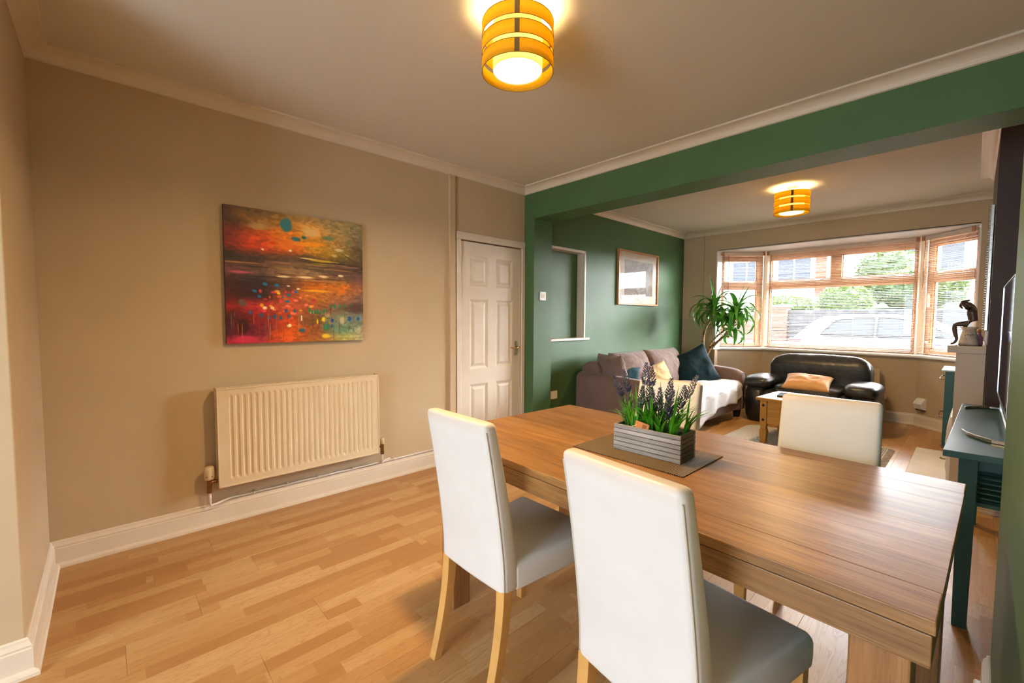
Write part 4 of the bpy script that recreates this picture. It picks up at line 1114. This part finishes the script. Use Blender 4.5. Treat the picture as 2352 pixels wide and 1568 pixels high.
B().box(0, .10, .0905, cw-.0905, ch-.028, ch).obj('top_frame', M_PINE, CT, bevel=.004); B().box(cl-.10, cl, .0905, cw-.0905, ch-.028, ch).obj('top_frame', M_PINE, CT, bevel=.004)
B().box(.101, cl-.101, .091, cw-.091, ch-.026, ch-.003).obj('top_panel', M_PINE, CT)
M_STUD = paint('black_iron_stud', (.012, .011, .012), .5)
for lx in (.035, cl-.035-.062):
    for ly in (.03, cw-.03-.062):
        b = B(); prof = [(.437, .031), (.22, .031), (.19, .030), (.165, .026), (.145, .026), (.125, .033), (.10, .033), (.02, .028), (0, .028)]
        b.loft([[(lx+.031-w, ly+.031-w, z), (lx+.031+w, ly+.031-w, z), (lx+.031+w, ly+.031+w, z), (lx+.031-w, ly+.031+w, z)] for z, w in prof]); o = b.obj('leg', M_PINEZ, CT, bevel=.003)
        for z in (.385, .235): b = B(); b.puff((lx+.031, ly-.001, z), (.014, .005, .014), 1, 1, 16, 8); b.obj('stud', M_STUD, o, smooth=True)
for ya, yb in ((.038, .058), (cw-.058, cw-.038)):
    b = B(); xa, xb = .10, cl-.10
    b.box(xa, xb, ya, yb, .200, .437); b.obj('apron', M_PINE, CT, bevel=.002)
    B().box(xa+.004, xb-.004, ya-.004, ya+.001, .275, .362).obj('drawer_front', M_PINE, CT, bevel=.003)
    for xx in (xa+.15, xb-.15): b = B(); b.puff((xx, ya-.012, .318), (.012, .012, .012), 1, 1, 14, 8); b.obj('drawer_knob', M_STUD, CT, smooth=True)
for xa, xb in ((.038, .058), (cl-.058, cl-.038)): B().box(xa, xb, .10, cw-.10, .200, .437).obj('apron', M_PINE, CT, bevel=.002)
o = B().box(0, .34, 0, .24, 0, .014).obj('flat_tablet', paint('dark_grey_glass', (.02, .025, .03), .15), None, bevel=.003, loc=(1.76, 1.93, .4755), rot=(0, 0, math.radians(8))); tag(o, 'flat dark slab lying on the pine coffee table', 'tablet')

# ------------------------------------------------------------------ TV console and TV
M_BENCH = paint('dark_teal_paint', (.018, .070, .068), .45, .06, 5, .03, 80)
TB = thing('television_console', 'dark teal console with louvred end under the television', 'console', (0, 0, 0))
yn, yf = -.605, .885; xn, xf = 3.052, 3.56
b = B(); b.prism([(3.052, yn), (xf, yn), (xf, yf), (3.085, yf)], .715, .742); b.obj('top', M_BENCH, TB, bevel=.003)
for x, y in ((3.098, yn+.04), (xf-.075, yn+.04), (3.125, yf-.085), (xf-.075, yf-.085)):
    b = B(); b.loft([[(x-e, y-e, z), (x+.056+e, y-e, z), (x+.056+e, y+.056+e, z), (x-e, y+.056+e, z)] for z, e in ((.715, 0), (0, -.006))]); b.obj('leg', M_BENCH, TB, bevel=.002)
B().box(3.154, xf-.075, yn+.055, yn+.075, .668, .715).obj('end_rail', M_BENCH, TB)
B().box(3.154, xf-.075, yn+.055, yn+.075, .520, .536).obj('end_rail', M_BENCH, TB)
for k in range(6):
    z = .546+k*.0205
    B().box(-.17, .17, -.011, .011, -.003, .003).obj('louvre_slat', M_BENCH, TB, loc=((3.154+xf-.075)/2, yn+.064, z+.004), rot=(math.radians(-38), 0, 0))
B().box(3.156, xf-.077, yn+.074, yn+.078, .53, .67).obj('louvre_back', M_BENCH, TB)
B().box(3.118, 3.13, yn+.1, yf-.09, .55, .715).obj('front_apron', M_BENCH, TB)
TV = thing('television', 'slim flat television on the teal console at the right', 'television', (0, 0, 0))
M_TVB = paint('dark_television_shell', (.02, .02, .022), .3); M_CHROME = paint('brushed_silver', (.55, .57, .60), .25, metal=1)
ts = NT('glossy_black_screen'); ts.base(ts.ramp(ts.noise(ts.coord(), 2), [(0, (.004, .004, .005)), (1, (.006, .006, .007))]), .04, 0, .8)
tya, tyb, tza, tzb = -.33, .80, .84, 1.468
B().box(3.232, 3.262, tya, tyb, tza, tzb).obj('shell', M_TVB, TV, bevel=.004)
B().box(3.2285, 3.2325, tya+.006, tyb-.008, tza+.012, tzb-.006).obj('screen', ts.m, TV)
b = B()
for q in ((tya, tya+.006, tza, tzb), (tyb-.007, tyb, tza, tzb), (tya, tyb, tza, tza+.011), (tya, tyb, tzb-.005, tzb)): b.box(3.226, 3.236, q[0], q[1], q[2], q[3])
b.obj('bezel', M_CHROME, TV)
def foot(pts):
    b = B(); rings = []
    for i, (x, y) in enumerate(pts): rings.append([(x, y-.013, .7425), (x, y+.013, .7425), (x, y+.010, .757), (x, y-.010, .757)])
    b.loft(rings); b.obj('foot', M_CHROME, TV, smooth=False, bevel=.003)
foot([(3.100, .63), (3.125, .695), (3.16, .74), (3.20, .765), (3.245, .77), (3.29, .75)])
foot([(3.098, -.14), (3.115, -.205), (3.15, -.27), (3.19, -.32), (3.245, -.34), (3.30, -.33)])
B().box(3.236, 3.258, .60, .66, .755, .85).obj('neck', M_CHROME, TV); B().box(3.236, 3.258, -.22, -.16, .755, .85).obj('neck', M_CHROME, TV)
b = B(); b.tube([(3.247, .77, .752), (3.247, .66, .755), (3.247, -.2, .755), (3.247, -.34, .752)], .008, 6); b.obj('stand_bar', M_CHROME, TV)

# ------------------------------------------------------------------ fireplace, mirror, mantel pieces
FP = thing('fireplace_surround', 'plain cream fireplace surround with mantel shelf', 'fireplace', (0, 0, 0))
fa, fbb = 1.325, 2.48
B().box(3.036, 3.180, fa, fa+.22, .0, 1.040).obj('side_panel', M_CREAM, FP, bevel=.002); B().box(3.036, 3.180, fbb-.22, fbb, .0, 1.040).obj('side_panel', M_CREAM, FP, bevel=.002)
B().box(3.036, 3.180, fa+.221, fbb-.221, .78, 1.040).obj('header_panel', M_CREAM, FP, bevel=.002)
B().box(2.992, 3.180, fa-.03, fbb+.03, 1.041, 1.090).obj('mantel_shelf', M_CREAM, FP, bevel=.002)
B().box(3.14, 3.178, fa+.225, fbb-.225, .03, .775).obj('fire_back', M_RDARK, FP)
hs = B().box(2.778, 3.034, 1.50, 2.665, 0, .030).obj('hearth_slab', paint('white_hearth', (.82, .83, .85), .12), None, bevel=.003); tag(hs, 'white hearth slab on the floor in front of the fireplace', 'hearth')
FI = thing('white_fire_front', 'white curved fire front standing on the hearth', 'fire', (3.033, 1.62, .030))
b = B(); pr = [(0, 0), (-.020, 0), (-.022, .06), (-.030, .12), (-.022, .20), (-.034, .30), (-.028, .42), (-.01, .50), (0, .5)]
b.loft([[(x, y, z) for x, z in pr] for y in (0, .76)]); b.obj('front_panel', M_SILL, FI, bevel=.003)
for y, z in ((.1, .24), (.2, .12)):
    b = B(); b.tube([(-.022, y, z), (-.05, y, z), (-.062, y, z+.008)], [.005, .004, .008], 8); b.obj('knob', M_BR2, FI, smooth=True)
MR = thing('ornate_mirror', 'silver beaded mirror on the brown chimney breast', 'mirror', (0, 0, 0))
ma, mb, mza, mzb = 1.25, 2.40, 1.200, 2.045
M_SILV = paint('antique_silver', (.50, .49, .47), .3, .3, 60, metal=.9)
for q in ((ma, ma+.06, mza, mzb), (mb-.06, mb, mza, mzb), (ma+.06, mb-.06, mza, mza+.06), (ma+.06, mb-.06, mzb-.06, mzb)): B().box(3.160, 3.180, *q).obj('frame_bar', M_SILV, MR, bevel=.004)
b = B(); n_ = 52
for k in range(n_):
    z = mza+.008+(mzb-mza-.016)*k/(n_-1); r_ = bmesh.ops.create_icosphere(b.bm, subdivisions=1, radius=.0075); bmesh.ops.translate(b.bm, vec=(3.156, ma+.012, z), verts=r_['verts'])
b.obj('bead_edge', M_SILV, MR)
mg = NT('mirror_glass'); mg.base((.8, .8, .8), .02, 1); B().box(3.168, 3.170, ma+.06, mb-.06, mza+.06, mzb-.06).obj('mirror_glass', mg.m, MR)
# oil burner, figurine, bottle
OB = thing('oil_burner', 'pale ceramic oil burner under the seated figurine', 'ornament', (3.094, 1.40, 1.090))
M_CER = paint('speckled_ceramic', (.55, .48, .40), .3, .25, 25)
b = B(); b.lathe([(.001, .003), (.052, .003), (.050, .03), (.045, .06), (.036, .105), (.034, .112), (.046, .128), (.047, .134), (.043, .134), (.030, .118), (.001, .112)], n=36); b.obj('burner_body', M_CER, OB, smooth=True)
B().lathe([(.001, 0), (.066, 0), (.066, .003), (.001, .003)], n=32).obj('coaster', M_STUD, OB)
b = B()
for k in range(4): b.puff((-.018+.012*k, -.0445+abs(k-1.5)*.001, .075+.006*(k % 2)), (.004, .003, .003), 1, 1, 8, 6)
b.obj('cut_out', M_RDARK, OB)
FG = thing('seated_figurine', 'dark bronze seated nude figurine with arms over its head', 'figurine', (3.100, 1.43, 1.224))
def skinned(name, verts, edges, radii, root, m, parent, sub=2):
    me = bpy.data.meshes.new(name); me.from_pydata(verts, edges, []); me.materials.append(m)
    o = bpy.data.objects.new(name, me); COL.objects.link(o); o.parent = parent
    s = o.modifiers.new('skin', 'SKIN'); s.use_smooth_shade = True
    for i, r in enumerate(radii): me.skin_vertices[0].data[i].radius = (r, r) if not isinstance(r, tuple) else r
    me.skin_vertices[0].data[root].use_root = True
    d = o.modifiers.new('sub', 'SUBSURF'); d.levels = sub; d.render_levels = sub
    return o
M_BRONZE = paint('dark_bronze', (.065, .035, .022), .38, .3, 20)
fv = [(0.008, 0, .012), (.010, 0, .05), (.004, 0, .095), (-.002, 0, .125), (-.012, 0, .145), (-.022, -.002, .160), (-.018, 0, .175),   # pelvis..head
      (.018, .005, .128), (-.012, .012, .168), (-.05, .008, .178), (-.06, 0, .150), (-.045, -.01, .130),            # far arm over head
      (-.010, -.012, .130), (-.042, -.022, .158), (-.052, -.012, .182), (-.010, -.006, .190),                         # near arm
      (-.035, -.012, .022), (-.082, -.014, .014), (-.078, -.012, -.04), (-.066, -.012, -.090), (-.078, -.014, -.118), (-.098, -.014, -.126)]
fe = [(0, 1), (1, 2), (2, 3), (3, 4), (4, 5), (5, 6), (3, 7), (7, 8), (8, 9), (9, 10), (10, 11), (3, 12), (12, 13), (13, 14), (14, 15), (0, 16), (16, 17), (17, 18), (18, 19), (19, 20), (20, 21)]
frd = [.030, .027, .031, .024, .011, .013, .011, .014, .011, .010, .009, .006, .014, .012, .010, .007, .022, .016, .015, .009, .009, .005]
skinned('body', fv, fe, frd, 0, M_BRONZE, FG)
BT = thing('scent_bottle', 'small pink glass bottle behind the oil burner', 'bottle', (3.142, 1.52, 1.090))
B().lathe([(.001, 0), (.020, 0), (.022, .01), (.022, .06), (.012, .075), (.010, .095), (.001, .096)], n=20).obj('bottle_body', paint('lilac_glass', (.45, .22, .42), .15), BT, smooth=True)
B().lathe([(.011, .094), (.012, .096), (.012, .115), (.001, .116)], n=16).obj('cap', paint('amber_cap', (.5, .2, .05), .3), BT, smooth=True)
# teal drawer cabinet
CB_ = thing('drawer_cabinet', 'narrow teal chest of drawers beyond the fireplace', 'cabinet', (0, 0, 0))
M_CAB = paint('teal_cabinet_paint', (.012, .085, .092), .4)
B().box(2.945, 3.40, 2.80, 3.30, .03, .775).obj('carcass', M_CAB, CB_, bevel=.002); B().box(2.918, 3.42, 2.785, 3.315, .776, .792).obj('top', paint('pale_teal_top', (.25, .42, .42), .3), CB_, bevel=.002)
B().box(2.965, 3.39, 2.81, 3.29, 0, .03).obj('plinth', M_CAB, CB_)
for za, zb in ((.085, .400), (.404, .772)):
    o = B().box(3.125, 2.944, 2.803, 3.297, za, zb).obj('drawer', M_CAB, CB_, bevel=.002)
    zh = zb-.075; b = B(); b.tube([(3.125, 2.86, zh), (2.910, 2.87, zh), (2.906, 2.95, zh), (2.906, 3.15, zh), (2.910, 3.23, zh), (3.125, 3.24, zh)], .005, 8); b.obj('handle', M_CHROME, o, smooth=True)

# ------------------------------------------------------------------ garden door behind the viewer
gd = group_root('door_2', 'white glazed garden door of the kitchen')
b = B()
for x in (1.60, 3.05): b.box(x, x+.07, -5.87, -5.80, 0, 2.1)
b.box(1.60, 3.12, -5.87, -5.80, 2.03, 2.1); b.box(1.60, 3.12, -5.87, -5.80, 0, .09); b.obj('door_frame', M_SILL, gd)
B().face([(1.67, -5.835, .09), (3.05, -5.835, .09), (3.05, -5.835, 2.03), (1.67, -5.835, 2.03)]).obj('pane', M_GLASS, gd)

# ------------------------------------------------------------------ outdoors
GZ = -.08
M_ROAD = paint('asphalt', (.16, .16, .165), .9, .2, 4); M_PAVE = paint('pavement', (.42, .40, .37), .9, .1, 3)
struct(B().box(-40, 40, 4.35, 60, GZ-.2, GZ-.1).obj('ground', M_PAVE), 'pale ground outside the house')
struct(B().box(-40, 40, 7.4, 11.4, GZ-.1, GZ-.01).obj('ground_road', M_ROAD), 'asphalt street outside the bay window')
struct(B().box(-40, 40, -20, -6.0, GZ-.2, GZ-.1).obj('ground_garden', M_PAVE), 'back garden ground')
# front garden wall with alternating coping bricks
GWL = thing('garden_wall', 'low brick garden wall with alternating coping bricks outside', 'wall', (0, 6.5, GZ))
M_BR = paint('red_brick', (.16, .065, .042), .9, .25, 12); M_BL = paint('blue_brick', (.04, .046, .06), .8, .2, 12)
B().box(-3, 6, -.10, .10, -.1, .845).obj('wall_body', M_BR, GWL)
bk = {}
for nm, m_ in (('r', M_BR), ('b', M_BL)):
    q = B().box(0, .10, -.13, .13, 0, .07); bmesh.ops.recalc_face_normals(q.bm, faces=q.bm.faces); mm = bpy.data.meshes.new('coping_brick'); q.bm.to_mesh(mm); q.bm.free(); mm.materials.append(m_); bk[nm] = mm
for k in range(60): place('coping_brick', bk['r' if k % 2 else 'b'], GWL, loc=(-1.6+k*.108, 0, .847))
# parked car
M_CAR = paint('silver_car_paint', (.085, .095, .11), .3, .02, 2, spec=.4); M_CGL = paint('car_window_tint', (.03, .035, .04), .12); M_TYRE = paint('tyre_rubber', (.015, .015, .015), .8)
CAR = thing('parked_car', 'silver hatchback parked across the street outside the window', 'car', (.08, 9.8, GZ))
sil = [(0, .55), (.02, .80), (.10, .95), (.42, 1.30), (.62, 1.42), (1.2, 1.475), (1.8, 1.465), (2.35, 1.38), (2.95, 1.05), (3.55, .93), (3.95, .80), (4.08, .60), (4.08, .32), (.02, .32)]
def carw(z): return .86 if z < .92 else .86-.22*(z-.92)/.55
b = B(); b.loft([[(x, s*carw(z)*k, z) for x, z in sil] for s, k in ((-1, .93), (-1, 1.0), (1, 1.0), (1, .93))][1:3]); b.obj('body', M_CAR, CAR, bevel=.05, seg=3, smooth=True)
for s in (-1, 1):
    for poly in ([(.62, 1.02), (.88, 1.33), (1.25, 1.385), (1.55, 1.39), (1.55, 1.0)], [(1.62, 1.0), (1.62, 1.39), (1.95, 1.375), (2.3, 1.30), (2.78, 1.02)]):
        b = B(); b.loft([[(x, s*(carw(z)+.004), z) for x, z in poly], [(x, s*(carw(z)+.010), z) for x, z in poly]]); o = b.obj('side_window', M_CGL, CAR)
        pb = B(); pts = [(x, s*(carw(z)+.011), z) for x, z in poly+poly[:1]]; pb.tube(pts, .020, 5); pb.obj('window_trim', M_TYRE, o)
    B().box(.9, 3.3, s*.862, s*.874, .60, .64).obj('side_moulding', M_TYRE, CAR)
    for x in (.72, 3.3):
        b = B(); b.tube([(x, s*.70, .31), (x, s*.875, .31)], .31, 24); o = b.obj('wheel', M_TYRE, CAR); b = B(); b.tube([(x, s*.87, .31), (x, s*.885, .31)], .20, 20); b.obj('hub_cap', M_CAR, o)
    B().box(-.012, .22, s*.70, s*.868, .74, .90).obj('tail_light', paint('red_lens', (.75, .05, .04), .2), CAR, bevel=.02); B().box(3.86, 4.07, s*.6, s*.85, .62, .76).obj('head_light', M_SILL, CAR, bevel=.02)
    for x in (1.45, 2.45): B().box(x, x+.16, s*.868, s*.882, .86, .89).obj('door_handle', M_CAR, CAR)
# opposite side: pillar, stone wall, bank, shrubs, houses
t = thing('brick_gate_pillar', 'pale brick gate pillar across the street', 'pillar', (-1.0, 12.1, GZ))
for k in range(22): B().box(-.24, .24, -.24, .24, .002+k*.078, .070+k*.078).obj('brick_course', M_BR, t)
B().box(-.28, .28, -.28, .28, 22*.078, 22*.078+.07).obj('cap_stone', M_PAVE, t)
tw_ = NT('grey_rubble_stone'); vo = tw_.n('ShaderNodeTexVoronoi'); tw_.l(tw_.coord(), vo.inputs['Vector']); vo.inputs['Scale'].default_value = 5
tw_.base(tw_.ramp(vo.outputs['Distance'], [(.1, (.085, .085, .085)), (.5, (.04, .04, .042))]), .9); tw_.bump(vo.outputs['Distance'], .8, .05)
SW = B().box(-.75, 9, 12.0, 12.35, GZ, 1.55).obj('stone_garden_wall', tw_.m, None, bevel=.03); tag(SW, 'grey rubble stone garden wall behind the parked car', 'wall')
SW2 = B().box(-9, -1.3, 12.0, 12.3, GZ, 1.3).obj('brick_garden_wall', M_BR, None, bevel=.02); tag(SW2, 'red brick garden wall left of the gate pillar', 'wall')
struct(B().loft([[(x, 12.4, GZ), (x, 12.4, 1.4), (x, 19.5, 2.3), (x, 19.5, GZ)] for x in (-30, 30)]).obj('ground_bank', paint('sloping_lawn', (.06, .09, .03), .9, .3, 3)), 'sloping front gardens across the street')
M_FOL = leafmat('hedge_leaf', (.03, .075, .012), (.10, .17, .04), .2); M_FOL2 = leafmat('dark_shrub_leaf', (.025, .06, .018), (.09, .14, .05), .2)
def shrub(name, label, c, h, m, n, sz, seed):
    rr = random.Random(seed); t = thing(name, label, 'shrub', (c[0], c[1], c[2]), group='front garden shrubs')
    b = B(); b.puff((0, 0, h[2]), (h[0]*.86, h[1]*.86, h[2]*.9), .9, .9, 24, 14, .08, seed, None, 3); b.obj('inner_growth', m, t, smooth=True)
    b = B()
    for k in range(n):
        a = rr.uniform(0, 2*PI); v = math.asin(rr.uniform(-.6, 1)); k_ = rr.uniform(.85, 1.06)
        p = Vector((h[0]*math.cos(v)*math.cos(a)*k_, h[1]*math.cos(v)*math.sin(a)*k_, h[2]+h[2]*math.sin(v)*k_)); d = Vector((rr.uniform(-1, 1), rr.uniform(-1, 1), rr.uniform(-.3, 1))).normalized()*sz; e = d.cross(Vector((rr.uniform(-1, 1), rr.uniform(-1, 1), rr.uniform(-1, 1)))).normalized()*sz*.35
        b.face([p, p+d*.5+e, p+d, p+d*.5-e])
    b.obj('foliage', m, t)['kind'] = 'stuff'
shrub('round_bush', 'rounded clipped green bush above the parked car roof', (.45, 13.0, 1.25), (.62, .6, .52), M_FOL, 2600, .09, 1)
shrub('garden_hedge', 'low spreading hedge left of the rounded bush', (-1.35, 13.6, 1.3), (.95, .5, .36), M_FOL, 2200, .09, 2)
shrub('garden_shrub', 'loose dark shrub right of the rounded bush', (1.9, 14.2, 1.5), (1.0, .7, .62), M_FOL2, 2400, .11, 3)
shrub('tall_shrub', 'tall leafy shrub seen through the right bay section', (4.3, 13.6, 1.4), (1.1, .8, .85), M_FOL, 2600, .11, 4)
shrub('garden_tree', 'small tree in front of the blue windowed house', (1.0, 17.0, 2.0), (.9, .8, .85), M_FOL2, 1800, .12, 5)
M_REND = paint('white_render', (.66, .67, .68), .9, .03, 1); M_TILE = paint('grey_roof_tile', (.08, .075, .075), .9, .2, 5); M_WGL = paint('house_window_glass', (.025, .035, .055), .1)
def house(label, x0, x1, y, zg, h, wins, wall, pil=None):
    t = thing('terraced_house', label, 'house', (x0, y, zg)); w = x1-x0
    B().box(0, w, 0, 7, -2, h).obj('wall', wall, t)
    b = B(); b.loft([[(x, -.4, h), (x, 3.5, h+1.0), (x, 7.4, h)] for x in (-.1, w+.1)]); b.obj('roof', M_TILE, t)
    for a, b_, c, d in wins:
        o = B().box(a, b_, -.06, .05, c, d).obj('window', M_SILL, t); n = max(1, int((b_-a)/.6))
        for k in range(n):
            e = (b_-a-.08)/n; B().box(a+.06+k*e, a+.02+(k+1)*e-.02, -.075, -.055, c+.06, d-.06).obj('window_pane', M_WGL, o)
    if pil:
        for a, b_ in pil: B().box(a, b_, -.12, .0, -2, h).obj('brick_pier', M_BR, t)
    return t
house('white rendered house with brick pier across the street', -9.5, -.6, 20, 2.0, 3.0, [(1.0, 2.6, .9, 2.2), (4.2, 5.6, .8, 2.1), (6.2, 7.6, .8, 2.2)], M_REND, [(7.72, 8.1)])
house('white rendered house with wide blue windows across the street', 0.2, 6.0, 21, 2.0, 2.9, [(.5, 2.6, .75, 2.3), (3.4, 4.8, .7, 2.1)], M_REND)
house('far white rendered house seen through the left bay section', -19, -10.2, 20, 1.8, 3.1, [(2.0, 3.6, .9, 2.2), (5.4, 7.2, .9, 2.2)], M_REND)
